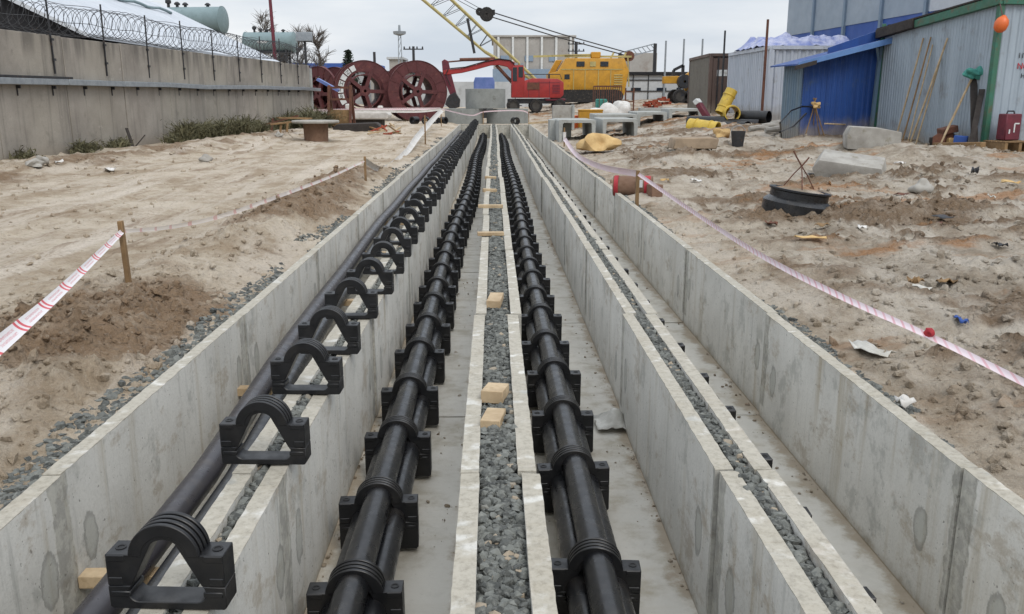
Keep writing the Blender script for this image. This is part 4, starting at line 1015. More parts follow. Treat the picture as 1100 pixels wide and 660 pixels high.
# lattice boom: two visible chord pairs
mb = MB(); up0, up1, lo0, lo1 = (578, 91), (468, -9), (521, 60), (452, 4)
ch = []
for (a_, b_) in ((up0, up1), (lo0, lo1)):
    for yy in (-.75, .75):
        (x0, z0), (x1, z1) = C_(*a_), C_(*b_); y0_ = yy*.6
        mb.tube([(x0, y0_, z0), (x1, yy, z1)], .105, 8); ch.append((V((x0, y0_, z0)), V((x1, yy, z1))))
for yy in (-.75, .75):
    (x0, z0), (x1, z1) = C_(*lo0), C_(*(579, 93)); mb.tube([(x0, yy*.6, z0), (x1, yy*.4, z1)], .12, 8)
    (x0, z0), (x1, z1) = C_(*lo1), C_(457, -10); mb.tube([(x0, yy, z0), (x1, yy, z1)], .1, 8)
part(mb, 'boom_chord', 'boom', cr_)
mb = MB(); n_ = 11
for s_ in (0, 1):
    (ua, ub), (la, lb_) = ch[s_], ch[2+s_]
    for i in range(n_):
        u0 = ua.lerp(ub, .44+.56*i/n_); l0 = la.lerp(lb_, i/n_); l1 = la.lerp(lb_, (i+1)/n_); u1 = ua.lerp(ub, .44+.56*(i+1)/n_)
        mb.tube([u0, l0 if i % 2 else l1], .022, 4, False)
        if i % 2: mb.tube([u0, l0], .022, 4, False)
for i in range(14):
    for (a_, b_) in ((ch[0], ch[1]), (ch[2], ch[3])): mb.tube([a_[0].lerp(a_[1], i/14), b_[0].lerp(b_[1], (i+1)/14)], .025, 4, False)
(x0, z0), (x1, z1) = C_(503, 27), C_(510, 62); mb.bar((x0, -.9, z0), (x1, -.9, z1), .22)
part(mb, 'boom_lacing', 'steel', cr_)
bk = C_(523, 22)
mb = MB().lathe([(.1, -.3), (.55, -.3), (.6, 0), (.55, .3), (.1, .3)], 16, Matrix.Translation((bk[0], 0, bk[1])) @ Matrix.Rotation(R(90), 4, 'X'), True); mb.lathe([(.05, -.2), (.32, -.2), (.32, .2), (.05, .2)], 12, Matrix.Translation((bk[0]-.6, 0, bk[1]+.2)) @ Matrix.Rotation(R(90), 4, 'X'), True); mb.box((bk[0]+.25, 0, bk[1]+.15), (.9, .5, .4))
part(mb, 'pulley_block', 'rubber', cr_)
mb = MB()
for (a_, b_) in (((525, 19), (677, 62)), ((525, 24), (672, 64)), ((521, 19), (474, -8)), ((520, 22), (470, -6))):
    (x0, z0), (x1, z1) = C_(*a_), C_(*b_); mb.tube([(x0, -.2, z0), ((x0+x1)/2, -.2, (z0+z1)/2-.1), (x1, -.2, z1)], .05 if a_[0] == 525 else .025, 5, False)
part(mb, 'hoist_cable', 'steel', cr_)

# ------------------------------------------------------------------ concrete manhole rings
def ring(px, py, Y, r, h, z, lab):
    p = at(px, py, Y); mb = MB().lathe([(r-.11, 0), (r, 0), (r, h), (r-.11, h)], 48, None, True)
    tag(mb.build('concrete_ring', 'ring', loc=(p.x, Y, z), bevel=.012), lab, 'concrete ring', 'grey concrete rings at the trench end')
zr_ = gz(-1, 54.5)-.03
ring(498.5, 125, 54.6, 1.17, .93, zr_, 'grey concrete ring on the ground, lower left of the stack of three')
ring(545, 125, 55.2, 1.28, .9, zr_, 'grey concrete ring on the ground, lower right of the stack of three')
ring(521.5, 110, 55.0, 1.22, 1.15, zr_+.945, 'grey concrete ring resting on top of two others')
pb = at(520, 80, 62); t = thing('blue_site_cabin', 'small lavender blue hut roof seen between the rings and excavator arm', 'hut', (pb.x, 62, gz(pb.x, 62)))
part(MB().box((0, .8, 1.0), (1.2, 1.4, 2.2)), 'wall', 'steel', t); part(MB().prism([(-.72, 1.9), (.72, 1.9), (.72, 2.45), (.62, 2.75), (-.62, 2.75), (-.72, 2.45)], 0, 1.6), 'roof', 'bluepaint', t, bevel=.03)

# ------------------------------------------------------------------ inverted culvert frames
def portal(px0, px1, pyt, pyb, Y, dep, rz, lab, lab2=None):
    a, c, tp = at(px0, pyb, Y), at(px1, pyb, Y), at(px0, pyt, Y); w_ = (c-a).length; h = tp.z-a.z; th = .11
    z0 = min(gz((a.x+c.x)/2, Y)-.02, a.z+.1)
    mb = MB(); mb.prism([(.02, -.1), (.12, -.1), (.15, h-th-.04), (.19, h-th), (w_-.19, h-th), (w_-.15, h-th-.04), (w_-.12, -.1), (w_-.02, -.1), (w_, h-.03), (w_-.03, h), (.03, h), (0, h-.03)], 0, dep)
    tag(mb.build('channel_block', 'frame', loc=(a.x, Y, a.z), rot=(0, 0, rz), bevel=.008), lab, 'channel block', 'upturned concrete channel frames')
portal(600, 640, 129, 150, 32, 2.6, R(2), 'upturned concrete channel nearest the trench stake, front left of the group')
portal(647, 685, 128, 150, 32.2, 2.6, R(1), 'upturned concrete channel, front and to the right of the trench stake frame')
portal(684, 716, 120.5, 139, 37.5, 2.6, R(0), 'upturned concrete channel in the rear, left of the one holding a small pipe')
portal(718, 753, 117, 137, 38.5, 2.4, R(-2), 'upturned concrete channel sheltering a short grey pipe')
portal(640, 684, 123, 141, 37, 2.6, R(0), 'upturned concrete channel at the back left, mostly hidden behind the front pair')
p = on(591, 146); tag(MB().box((0, .5, .3), (.8, 1.1, .85)).build('concrete_block', 'frame', loc=(p.x+.1, 33.2, gz(p.x, 33.2)), bevel=.02), 'grey concrete cube beside the front left channel frame', 'concrete block', 'loose concrete blocks')
def pipe_piece(px, py, Y, L, r, dirn, mat, lab, name, thick=.025, ribs=0, pitch=0, z=None, grpn=None, cat='pipe'):
    p = at(px, py, Y); d = V(dirn).normalized(); ax = d.to_track_quat('Z', 'X').to_matrix().to_4x4()
    prof = [(r-thick, 0), (r, 0)]
    if ribs:
        for i in range(ribs):
            a = L*(i+.5)/ribs; prof += [(r, a-.03), (r+.025, a-.015), (r+.025, a+.015), (r, a+.03)]
    prof += [(r, L), (r-thick, L)]
    mb = MB(ax).lathe(prof, 28, None, True)
    return tag(mb.build(name, mat, loc=(p.x, Y, p.z if z is None else z)), lab, cat, grpn)
pipe_piece(737, 131.5, 39.5, 1.0, .24, (0, 1, 0), 'slab', 'short pale grey pipe end poking out under a concrete channel', 'concrete_pipe', .1)

# ------------------------------------------------------------------ yellow and black pipes in front of the containers
Yp = 32.5; kp = pm(Yp)
pipe_piece(771, 140, Yp, 1.15, .30, (-.78, .64, .1), 'pipeyellow', 'short yellow pipe lying on the sand with its open end to the right', 'yellow_pipe', .035, 2, grpn='yellow pipes by the containers')
pipe_piece(787, 122, 34, 1.1, .30, (.1, 1, -.04), 'pipeyellow', 'yellow pipe stub with open end towards the camera, below the leaning one', 'yellow_pipe', .04, 2, grpn='yellow pipes by the containers')
pipe_piece(774, 122, 34.6, 1.0, .23, (.5, .2, 1), 'pipeyellow', 'yellow pipe propped up on a slant on the pipe heap', 'yellow_pipe', .035, 2, grpn='yellow pipes by the containers')
for i, (px, py, Y, L, r, d, lab) in enumerate((
        (826, 126.5, 33.6, 1.3, .25, (-.72, .69, 0), 'black pipe on top of the heap, its open end right below the white container'),
        (803, 137, 32.8, 1.2, .22, (-.45, .9, 0), 'black pipe end lying on sand right of the yellow pipes'),
        (790, 137, 33.2, 1.2, .22, (-.2, .98, .05), 'black pipe end lying between yellow pipe and other black pipe'),
        (780, 132, 34.2, 1.5, .24, (-.9, .4, .0), 'black pipe squeezed under the yellow pipe stub'),
        (815, 134, 33.6, 1.5, .2, (-.9, .4, 0), 'black pipe under the topmost black pipe'))):
    pipe_piece(px, py, Y, L, r, d, 'clamp', lab, 'black_pipe', .025, grpn='black pipes heaped by the container')
a, c = at(748, 108, 36.5), at(762, 127, 36.2)
t = thing('painted_beam', 'maroon beam with white end leaning against the brown container', 'beam', c); d = a-c
part(MB().bar((0, 0, -.1), d*.8, .42, .2), 'shaft', 'maroon', t, bevel=.02); part(MB().bar(d*.8, d*1.03, .43, .21), 'white_end', 'white', t, bevel=.02)
def blobthing(name, px, py, size, mat, lab, cat, amp=.2, seed=1, flat=-.5, sub=3, grpn=None, sink=.3, rz=0, Y=None):
    p = on(px, py) if Y is None else at(px, py, Y)
    mb = MB().blob((0, 0, size[2]*(1-sink)), size, amp, sub, seed, flat)
    return tag(mb.build(name, mat, loc=p, rot=(0, 0, rz), smooth=50), lab, cat, grpn)
blobthing('foam_lump', 645, 165, (.48, .32, .33), 'tan', 'tan lump of hardened foam on the sand before the channel frames', 'foam', .3, 3)
p = on(744, 163); tag(MB().prism([(-.55, 0), (.5, 0), (.55, .24), (.4, .27), (-.5, .25)], -.35, .35).build('tan_slab', 'tanslab', loc=p, bevel=.02), 'flat tan slab lying on the sand below the yellow pipe', 'slab')
p = on(792, 160); t = thing('bucket', 'dented grey metal bucket standing by the black pipe heap', 'bucket', p)
part(MB().lathe([(.12, 0), (.14, 0), (.19, .42), (.175, .42)], 24, None, True).lathe([(.0, .02), (.13, .02)], 24), 'pail', 'steel', t); part(MB().tube([(.19*math.cos(a), .0, .4+.0+.16*math.sin(a)) for a in np.linspace(0, 3.14, 9)], .008, 5), 'handle', 'galv', t)
blobthing('foam_lump', 776, 150, (.26, .2, .2), 'tan', 'small tan lump right of the lying yellow pipe', 'foam', .3, 5)
# ------------------------------------------------------------------ containers
def container(px, Y, rz, w_, L, z0, h, matl, matf, lab, marks=0):
    p = at(px, 100, Y); t = thing('shipping_container', lab, 'container', (p.x, Y, z0), rz)
    m = MB(Matrix.Translation((0, L, 0)) @ Matrix.Rotation(R(-90), 4, 'Z')); rib_sheet(m, L, h, .27, .06); part(m, 'side_wall', matl, t, smooth=0)
    m = MB(); rib_sheet(m, w_, h, .3 if not marks else .55, .05); part(m, 'end_wall', matf, t, smooth=0)
    part(MB().box((w_/2+.05, L/2+.05, h/2), (w_-.15, L-.15, h-.04)), 'shell', matl, t)
    for x, y in ((0, 0), (w_, 0), (0, L)): part(MB().box((x, y-.02, h/2), (.17, .17, h+.06)), 'corner_post', matf, t, bevel=.01)
    mb = MB(); mb.box((-.03, L/2, h+.02), (.16, L, .14)); mb.box((w_/2, -.04, h+.02), (w_, .16, .14)); mb.box((w_/2, -.04, .06), (w_, .16, .16)); mb.box((-.03, L/2, .06), (.16, L, .16)); part(mb, 'frame_rail', matf, t)
    if marks:
        d = part(MB().box((w_/4+.05, -.09, h/2), (w_/2-.1, .06, h-.3)), 'door', matf, t, bevel=.01)
        mb = MB()
        for x in (.35, .95): mb.tube([(x, -.15, .1), (x, -.15, h-.1)], .035, 6)
        mb.build('locking_bar', 'steel', d); MB().box((.55, -.13, h*.72), (.5, .02, .3)).build('label_plate', 'white', d)
    return t
container(826, 36, R(0), 2.5, 6.2, .52, 2.92, 'whitebox', 'whitebox', 'white corrugated shipping container with blue tarpaulin on its roof')
container(762, 45, R(-3), 2.45, 6.0, .5, 3.05, 'greybox', 'brownbox', 'brown and grey shipping container behind the yellow pipes', 1)
def tarp():
    g = MB(); n = 26; m = 18; vs = []; p = at(838, 40, 38)
    for j in range(m):
        for i in range(n):
            x, y = -1.2+4.2*i/(n-1), -1.6+4.6*j/(m-1); e = min(i, n-1-i, 3)/3*min(j, m-1-j, 3)/3
            z = e*(.42+.28*float(fbm(np.array(x*1.6), np.array(y*1.6), 3, 4)))+.10*float(fbm(np.array(x*5.), np.array(y*5.), 8, 3))
            vs.append((x, y, max(z, -.05)))
    g.add(vs, [(j*n+i, j*n+i+1, (j+1)*n+i+1, (j+1)*n+i) for j in range(m-1) for i in range(n-1)])
    tag(g.build('tarpaulin', 'tarp', loc=(12.1, 38.3, 3.56), smooth=0), 'crumpled blue and white tarpaulin heaped on the white container', 'tarpaulin')
tarp()
# truck crane behind
YT = 66; kt = pm(YT); pt = at(735, 111, YT); pt.z = gz(pt.x, YT); tc_ = thing('truck_crane', 'yellow truck crane half hidden behind the brown container', 'truck crane', pt)
T_ = lambda px, py: ((px-735)*kt, (111-py)*kt)
part(MB().box((T_(744, 0)[0], 0, T_(0, 101)[1]), (34*kt, 2.3, 5*kt)), 'chassis', 'steel', tc_, bevel=.03)
part(MB().prism([T_(711, 90), T_(711, 82.5), T_(735, 82), T_(760, 75), T_(762, 80), T_(738, 90)], -.35, .35), 'boom', 'yellow', tc_, bevel=.03)
part(MB().prism([T_(737, 98), T_(735, 82), T_(742, 77), T_(762, 77), T_(762, 98)], .4, 1.1), 'cab', 'yellow', tc_, bevel=.05)
part(MB().lathe([(.1, -.3), (.5, -.3), (.5, .3), (.1, .3)], 18, Matrix.Translation((*T_(732, 0)[:1], -.6, T_(0, 88)[1])) @ Matrix.Rotation(R(90), 4, 'X'), True), 'winch_drum', 'steel', tc_)
part(MB().bar((T_(722, 0)[0], 0, T_(0, 76)[1]), (T_(732, 0)[0], 0, T_(0, 71)[1]), .2).bar((T_(732, 0)[0], 0, T_(0, 71)[1]), (T_(732, 0)[0], 0, T_(0, 84)[1]), .2).bar((T_(722, 0)[0], 0, T_(0, 76)[1]), (T_(722, 0)[0], 0, T_(0, 82)[1]), .2), 'hook_arm', 'steel', tc_)
for px in (727, 739, 752):
    for sy in (-1, 1): wheel(tc_, T_(px, 0)[0], sy*1.0, .52, .52, .35)

# ------------------------------------------------------------------ blue lean-to shed
A = V((8.82, 25.6, .38)); L = 2.32; rz = R(5); DP = 1.35
bs = thing('blue_shed', 'blue corrugated lean-to shed with sloping sheet roof', 'shed', (A.x, A.y, A.z-.1), rz)
top = lambda x: 2.2+.25*x
m = MB(Matrix.Translation((0, DP, 0)) @ Matrix.Rotation(R(-90), 4, 'Z')); rib_sheet(m, DP, 2, .16, .022, lambda a: top(0)); part(m, 'side_wall', 'greyblue', bs, smooth=0)
m = MB(); rib_sheet(m, L, 2, .16, .022, lambda a: top(a)); part(m, 'front_wall', 'blue', bs, smooth=0)
part(MB().prism([(.05, -.2), (L, -.2), (L, top(L)-.06), (.05, top(0)-.06)], .05, DP-.02), 'core', 'darkwall', bs)
part(MB().prism([(-.35, top(-.35)+.03), (L+.05, top(L)+.03), (L+.05, top(L)+.07), (-.35, top(-.35)+.07)], -.5, DP+.2), 'roof', 'blue', bs)
part(MB().prism([(-.38, top(-.38)-.02), (L+.05, top(L)-.02), (L+.05, top(L)+.14), (-.38, top(-.38)+.12)], -.54, -.5), 'fascia', 'lightblue', bs)
part(MB().prism([(.75, top(.75)+.1), (L+.02, top(L)+.1), (L+.02, top(L)+.4), (.75, top(.75)+.26)], .1, .16), 'upper_fascia', 'blue', bs)
part(MB().prism([(-.5, top(-.5)-.06), (.1, top(.1)-.06), (.1, top(.1)+.05), (-.5, top(-.5)+.05)], -.62, -.545), 'fascia_board', 'darkwood', bs)
part(MB().bar((L-.2, -.12, -.1), (L-.12, -.1, top(L)-.1), .09).bar((L-.14, -.12, top(L)-.5), (L-.4, -.4, top(L)-.1), .06), 'post', 'greyblue', bs)
# ------------------------------------------------------------------ galvanised shed with green frame
C0, C1 = V((11.72, 21.0, .28)), V((11.1, 25.7, .3)); L = (C1-C0).xy.length
ts = thing('tin_shed', 'tall galvanised sheet shed with green steel corner frame', 'shed', (C0.x, C0.y, .15), grp(C1, C0)); hh = 3.55
# local x runs from the far left corner to the near corner
loc = lambda s_: s_-L
topl = lambda x: hh-.085*(L-x)
m = MB(); rib_sheet(m, L, hh, .115, .016, lambda a: topl(a), x0=-L); part(m, 'side_wall', 'tin', ts, smooth=0)
m = MB(Matrix.Rotation(R(90), 4, 'Z')); rib_sheet(m, 5.0, hh, .2, .02, lambda a: hh); part(m, 'front_wall', 'tin', ts, smooth=0)
part(MB().box((-L/2-.05, 2.5, hh/2-.05), (L-.15, 4.9, hh-.2)), 'core', 'darkwall', ts)
part(MB().box((.02, -.02, hh/2), (.13, .13, hh+.1)), 'corner_post', 'green', ts, bevel=.008)
part(MB().box((-L-.02, -.03, hh/2-.1), (.08, .1, hh-.05)), 'corner_post', 'green', ts, bevel=.008)
part(MB().bar((-L+1.5, -.06, topl(1.5)+.02), (.1, -.06, hh+.04), .16, .2).bar((.05, -.05, hh+.04), (.05, 5, hh+.04), .16, .2), 'top_beam', 'green', ts, bevel=.008)
part(MB().bar((-L-.15, -.1, topl(0)+.0), (-L+1.6, -.1, topl(1.6)+.04), .2, .24), 'fascia_board', 'darkwood', ts, bevel=.008)
part(MB().prism([(-L-.2, topl(0)+.12), (.2, hh+.16), (.2, hh+.2), (-L-.2, topl(0)+.16)], -.15, 5.1), 'roof', 'darkwood', ts)
# writing on the front wall, read along local +y
def wtxt(b, sz, mat, yy, zz): text(b, sz, mat, ts, (.028, yy, zz), (R(90), 0, R(90)))
wtxt('NO', .2, 'redink', .74, 2.12); wtxt('Hi', .15, 'blackink', .78, 1.9); wtxt('11111', .17, 'blackink', .78, 2.36)
m = MB(); m.box((.028, .86, 2.75), (.008, .05, .55)); m.bar((.028, .86, 2.9), (.028, .7, 3.15), .008, .04, (0, 0, 1)); m.bar((.028, .86, 2.95), (.028, 1.0, 3.2), .008, .04, (0, 0, 1)); part(m, 'painted_emblem', 'blackink', ts)
def wpt(s_, out, z):                                # a point in front of the side wall
    dr = (C0-C1).normalized(); nr = V((dr.y, -dr.x, 0)); p = C1+dr*s_+nr*out; return V((p.x, p.y, z))
def side_hit(px, py, out=.06):
    dr = (C0-C1).normalized(); nr = V((dr.y, -dr.x, 0)); d = ray(px, py); o_ = V((C1.x, C1.y, 0))+nr*out; k = (o_-CAM).dot(nr)/d.dot(nr); return CAM+d*k
LP = 'wooden poles leaning on the tin shed'
for (ax_, ay_), (bx_, by_), r, lab in (((992, 41), (962, 146), .024, 'long pale pole leaning on the tin shed, leftmost'), ((1000, 40), (969, 148), .022, 'long darker pole leaning on the tin shed beside the leftmost'),
        ((1018, 41), (977, 149), .026, 'long thick pole leaning on the tin shed, highest reaching of the middle ones'), ((1011, 62), (984, 150), .02, 'shorter dark pole crossing behind the thick one on the tin shed'),
        ((1002, 48), (975, 147), .018, 'thin pole leaning between the darker and the thick pole')):
    a = side_hit(ax_, ay_, .05); b_ = on(bx_, by_+4); b_.z -= .05
    b_ = side_hit(bx_, by_, .55+.1*math.sin(ax_)); b_.z = gz(b_.x, b_.y)-.05
    tag(MB().tube([V((0, 0, 0)), (a-b_)*.5+V((0, 0, -.02)), a-b_], [r, r*1.02, r*.9], 8).build('wooden_pole', 'wood' if 'pale' in lab or 'thick' in lab else 'oldwood', loc=b_), lab, 'pole', LP)
a, b_ = side_hit(1047, 78, .07), side_hit(1008, 155, .75); b_.z = gz(b_.x, b_.y)
t = thing('shovel', 'long-handled shovel leaning on the green corner post', 'shovel', b_); d = a-b_
part(MB().tube([(0, 0, 0), d], .028, 8), 'handle', 'wood', t); part(MB().prism([(-.14, 0), (.14, 0), (.15, .3), (.04, .38), (-.04, .38), (-.15, .3)], -.01, .02), 'blade', 'rust', t)
mb = MB().blob((0, 0, 0), (.2, .12, .11), .35, 3, 8); mb.blob((.2, -.02, .0), (.13, .1, .13), .3, 3, 4)
tag(mb.build('rag', 'cloth', loc=a+V((-.12, -.08, -.02)), smooth=50), 'bright green rag hung on the shovel handle', 'rag')
for k, (px0, px1, py0, w_) in enumerate(((1041, 1049, 84, .16), (1050, 1045, 96, .13))):
    a, b_ = side_hit(px0+5, py0, .06), side_hit(px1-2, 155, .3+.12*k); b_.z = gz(b_.x, b_.y)
    tag(MB().bar((0, 0, 0), a-b_, w_, .03).build('leaning_board', 'darkwood', loc=b_, bevel=.006), ('taller' if k == 0 else 'shorter')+' dark board leaning by the green corner post', 'board', 'dark boards by the green corner post')
p = on(1012, 160); a, b_ = side_hit(1004, 160, .85), side_hit(1056, 160, .5); a.z, b_.z = gz(a.x, a.y), gz(b_.x, b_.y)
tag(MB().bar(V((0, 0, .08)), b_-a+V((0, 0, .08)), .18, .13).build('timber_beam', 'oldwood', loc=a, bevel=.01), 'thick timber beam lying at the foot of the tin shed', 'beam')
for i, (px, py, s_, mt, lab) in enumerate(((1018, 140, (.42, .25, .16), 'rust', 'rust brown box on the junk heap by the tin shed'), (1008, 150, (.4, .25, .14), 'darkwood', 'dark crate on the junk heap by the tin shed'),
        (1032, 151, (.22, .3, .22), 'cladblue', 'small blue box on the junk heap by the tin shed'), (1022, 152, (.2, .2, .15), 'tan', 'small tan carton on the junk heap'), (1016, 148, (.3, .3, .16), 'steel', 'dark metal tin in the junk heap middle'))):
    p = side_hit(px, py, .45-.02*i); z0 = gz(p.x, p.y); z_ = max(p.z-s_[2]*.5, z0)
    m = MB(); m.box((0, 0, s_[2]/2), s_, (.05, .12*(i-2), 0))
    if z_ > z0+.05: m.box((0, .05, (z0-z_)/2), (s_[0]*.7, s_[1]*.7, z_-z0+.1))
    tag(m.build('junk_box', mt, loc=(p.x, p.y, z_), rot=(0, 0, .5*i), bevel=.012), lab, 'box', 'junk heaped by the tin shed')
blobthing('plastic_bag', 1044, 158, (.22, .15, .1), 'bag', 'pale crumpled bag at the foot of the green post', 'bag', .4, 6)
pf_ = lambda y, out: V((C0.x+y*.985+.17*out, C0.y+y*.165-out, 0))
def front_hit(px, py, out):
    dr = (C0-C1).normalized(); fd = V((-dr.y, dr.x, 0)); nr = V((dr.x, dr.y, 0)); d = ray(px, py); o_ = V((C0.x, C0.y, 0))+nr*out; k = (o_-CAM).dot(nr)/d.dot(nr); return CAM+d*k
p = front_hit(1082, 150, .42); z0 = gz(p.x, p.y)
t = thing('maroon_canister', 'maroon square canister with white scrawl on a pallet', 'canister', (p.x, p.y, z0+.26), R(9)); part(MB().box((0, 0, .3), (.4, .3, .6)), 'body', 'maroon', t, bevel=.02); part(MB().box((.02, -.155, .28), (.03, .012, .2)).box((.08, -.155, .38), (.12, .012, .03)).box((-.1, -.155, .2), (.03, .012, .1)), 'scrawl', 'white', t); part(MB().tube([(-.1, 0, .6), (-.08, 0, .66), (.08, 0, .66), (.1, 0, .6)], .018, 6), 'handle', 'steel', t)
def pallet(px, py, lab, rz, dz=0):
    p = front_hit(px, py, .5); p.z = gz(p.x, p.y)-.02; t = thing('pallet', lab, 'pallet', (p.x, p.y, p.z+dz), rz, 'timber pallets by the tin shed'); t.scale = (.75, .8, 1)
    mb = MB()
    for i in range(5): mb.box((0, -.4+.2*i, .24), (1.1, .13, .022))
    part(mb, 'deck', 'oldwood', t); mb = MB()
    for x in (-.48, 0, .48): mb.box((x, 0, .12), (.1, .9, .2))
    part(mb, 'bearer', 'oldwood', t); mb = MB()
    for y in (-.4, 0, .4): mb.box((0, y, .011), (1.1, .12, .022))
    part(mb, 'base_board', 'oldwood', t)
pallet(1083, 166, 'weathered timber pallet under the maroon canister', R(8)); pallet(1112, 166, 'weathered timber pallet right of the maroon canister, cut by the frame', R(-4))
p = V((C0.x-.1, C0.y-.28, 3.2))
t = thing('orange_float', 'round orange float hanging from the green corner post', 'float', p)
part(MB().lathe([(.02, -.24), (.09, -.22), (.16, -.14), (.18, 0), (.15, .11), (.09, .17), (.04, .22)], 24, Matrix.Rotation(.25, 4, 'Y')), 'ball', 'orange', t, smooth=60); t.scale = (.85, .85, .85); part(MB().tube([(0, 0, .2), (-.03, .03, .34), (-.05, .1, .5)], .012, 6), 'cord', 'maroon', t)

# ------------------------------------------------------------------ right: loose things on the sand
p = on(924, 190); p.z -= .1
mb = MB(); mb.prism([(-.55, 0), (.54, 0), (.62, .12), (.55, .38), (-.56, .4), (-.66, .22)], -.4, .4)
tag(mb.build('concrete_slab', 'slab', loc=p+V((0, .5, 0)), rot=(R(12), R(6), R(-26)), bevel=.03, seg=2), 'broken pale concrete slab lying tilted on the sand', 'concrete slab', 'loose concrete blocks')
p = on(944, 160); tag(MB().prism([(-.56, -.1), (.56, -.1), (.54, .34), (.1, .4), (-.52, .4), (-.6, .2)], -.35, .4).build('concrete_block', 'slab', loc=p+V((0, .4, 0)), rot=(0, R(3), R(-14)), bevel=.03, seg=2), 'squat concrete block lying against the blue shed', 'concrete block', 'loose concrete blocks')
blobthing('rock', 990, 207, (.17, .14, .13), 'slab', 'single pale rock on the sand below the leaning poles', 'rock', .2, 9)
p = on(866, 243)
t = thing('manhole_neck', 'black plastic manhole neck half sunk in sand with sling cords', 'manhole', p+V((0, .45, -.08)), R(-6)); t.rotation_euler = (0, R(8), R(-6)); t.scale = (.87, .87, .87)
part(MB().lathe([(.40, 0), (.50, 0), (.50, .20), (.47, .235), (.42, .27), (.42, .36), (.445, .375), (.445, .40), (.36, .40)], 44, None, True), 'collar', 'pipe', t)
part(MB().lathe([(0, .45), (.2, .43), (.37, .385), (.37, .2), (0, .2)], 24), 'earth_fill', 'ground', t)
apex = V((-.05, .02, .74)); mb = MB()
for a in (0, 2.1, 4.2): mb.tube([(.3*math.cos(a+.4), .3*math.sin(a+.4), .35), apex*.6+V((.12*math.cos(a+.4), .12*math.sin(a+.4), .16)), apex], .009, 5)
mb.tube([apex, apex+V((-.1, 0, .12)), apex+V((-.16, 0, .2))], .012, 5); mb.tube([apex, apex+V((.08, 0, .14))], .012, 5); part(mb, 'sling_cord', 'rust', t)
p = on(672, 212); t = thing('cardboard_drum', 'brown cylinder with red ends and white label lying behind the right stake', 'drum', p+V((.15, .2, .15)), R(-14))
ax = Matrix.Rotation(R(90), 4, 'Y'); part(MB().lathe([(.01, -.33), (.17, -.33), (.175, .33), (.01, .33)], 24, ax), 'body', 'cardboard', t)
part(MB().lathe([(.179, .2), (.18, .3), (.17, .3), (.17, .2)], 24, ax, True), 'red_band', 'redink', t); part(MB().lathe([(.178, -.31), (.179, -.24), (.17, -.24), (.17, -.31)], 24, ax, True), 'red_band', 'redink', t)
part(MB().box((.12, -.172, .06), (.11, .03, .12)), 'paper_label', 'white', t)
p = on(697, 212); tag(MB().box((0, 0, .1), (.2, .24, .22)).build('wooden_box', 'cardboard', loc=p+V((.12, .15, 0)), rot=(0, 0, .2), bevel=.01), 'small brown box right of the labelled drum', 'box')
def litter(px, py, s_, mat, lab, seed, name='litter_scrap', cat='litter'):
    p = on(px, py); q = random.Random(seed); n = 5; vs = []
    for j in range(n):
        for i in range(n): vs.append(((i/2-1)*s_[0]+q.uniform(-.1, .1)*s_[0], (j/2-1)*s_[1]+q.uniform(-.1, .1)*s_[1], q.uniform(0, 1)*s_[2]))
    mb = MB().add(vs, [(j*n+i, j*n+i+1, (j+1)*n+i+1, (j+1)*n+i) for j in range(n-1) for i in range(n-1)])
    o = tag(mb.build(name, mat, loc=p+V((0, 0, .02)), rot=(0, 0, q.uniform(0, 3))), lab, cat, 'scraps of litter on the sand')
    md = o.modifiers.new('s', 'SOLIDIFY'); md.thickness = .004
litter(935, 381, (.16, .07, .05), 'film', 'pale torn sheet lying on the sand below the right tape', 1)
litter(1032, 351, (.05, .03, .05), 'cladblue', 'scrap of blue plastic by the right tape', 2)
litter(970, 445, (.04, .04, .06), 'bag', 'white crumb of litter near the right trough rim', 3)
litter(985, 317, (.12, .03, .03), 'film', 'long pale strip of litter right of the sunken black manhole', 4)
litter(1047, 188, (.15, .06, .16), 'clamp', 'black and white scrap of foil below the maroon canister', 5)
litter(925, 254, (.08, .05, .05), 'bag', 'small white scrap on sand right of the manhole', 6)
litter(747, 200, (.12, .07, .06), 'bag', 'small pale scrap right of the labelled drum', 7)
litter(870, 268, (.16, .04, .03), 'tan', 'yellowish strip of litter on the right sand', 8)
litter(118, 186, (.14, .1, .08), 'bag', 'white scrap at the foot of the precast wall', 9)
litter(64, 178, (.1, .08, .1), 'bag', 'small white scrap farther left at the wall foot', 10)
q = random.Random(40)
for i in range(26):
    px, py = q.uniform(640, 1090), q.uniform(158, 330)
    if px < 545+(py-103)*1.45+15: continue
    litter(px, py, (q.uniform(.05, .14), q.uniform(.03, .08), q.uniform(.02, .07)), q.choice(['bag', 'tan', 'oldwood', 'steel', 'film', 'rust']), 'small scrap of rubbish scattered on the right-hand sand', 100+i)
# tripod of sticks with rag, hose, lying stick
p = on(872, 152); t = thing('stick_tripod', 'rough tripod of thin sticks bound at the top before the blue shed', 'stick tripod', p)
kk = pm(p.y)
for dx, dy in ((-.27, -.1), (.12, .25), (.38, -.05), (.28, .1)): part(MB().tube([(dx, dy, -.1), (dx*.2, dy*.2, .7), (0, 0, 1.0), (-dx*.15, -dy*.1, 1.08)], .016, 6), 'stick', 'oldwood', t)
part(MB().blob((.05, -.02, .88), (.12, .09, .09), .4, 3, 5), 'knotted_cloth', 'tan', t)
pts = [on(836, 150)+V((0, -.3, .05)), at(838, 132, 23.5), at(850, 119, 24.5), at(862, 114.5, 25.2), at(873, 115, 25.4)]
pts2 = [at(866, 122, 24), at(852, 136, 23), at(838, 142, 22.5), on(826, 147)]
tag(MB().tube(pts, .022, 8).build('hose', 'clamp', smooth=60), 'black hose arching up against the blue shed', 'hose', 'black hoses by the blue shed'); tag(MB().tube(pts2, .026, 8).build('hose', 'clamp', smooth=60), 'black hose sloping down left from the stick tripod', 'hose', 'black hoses by the blue shed')
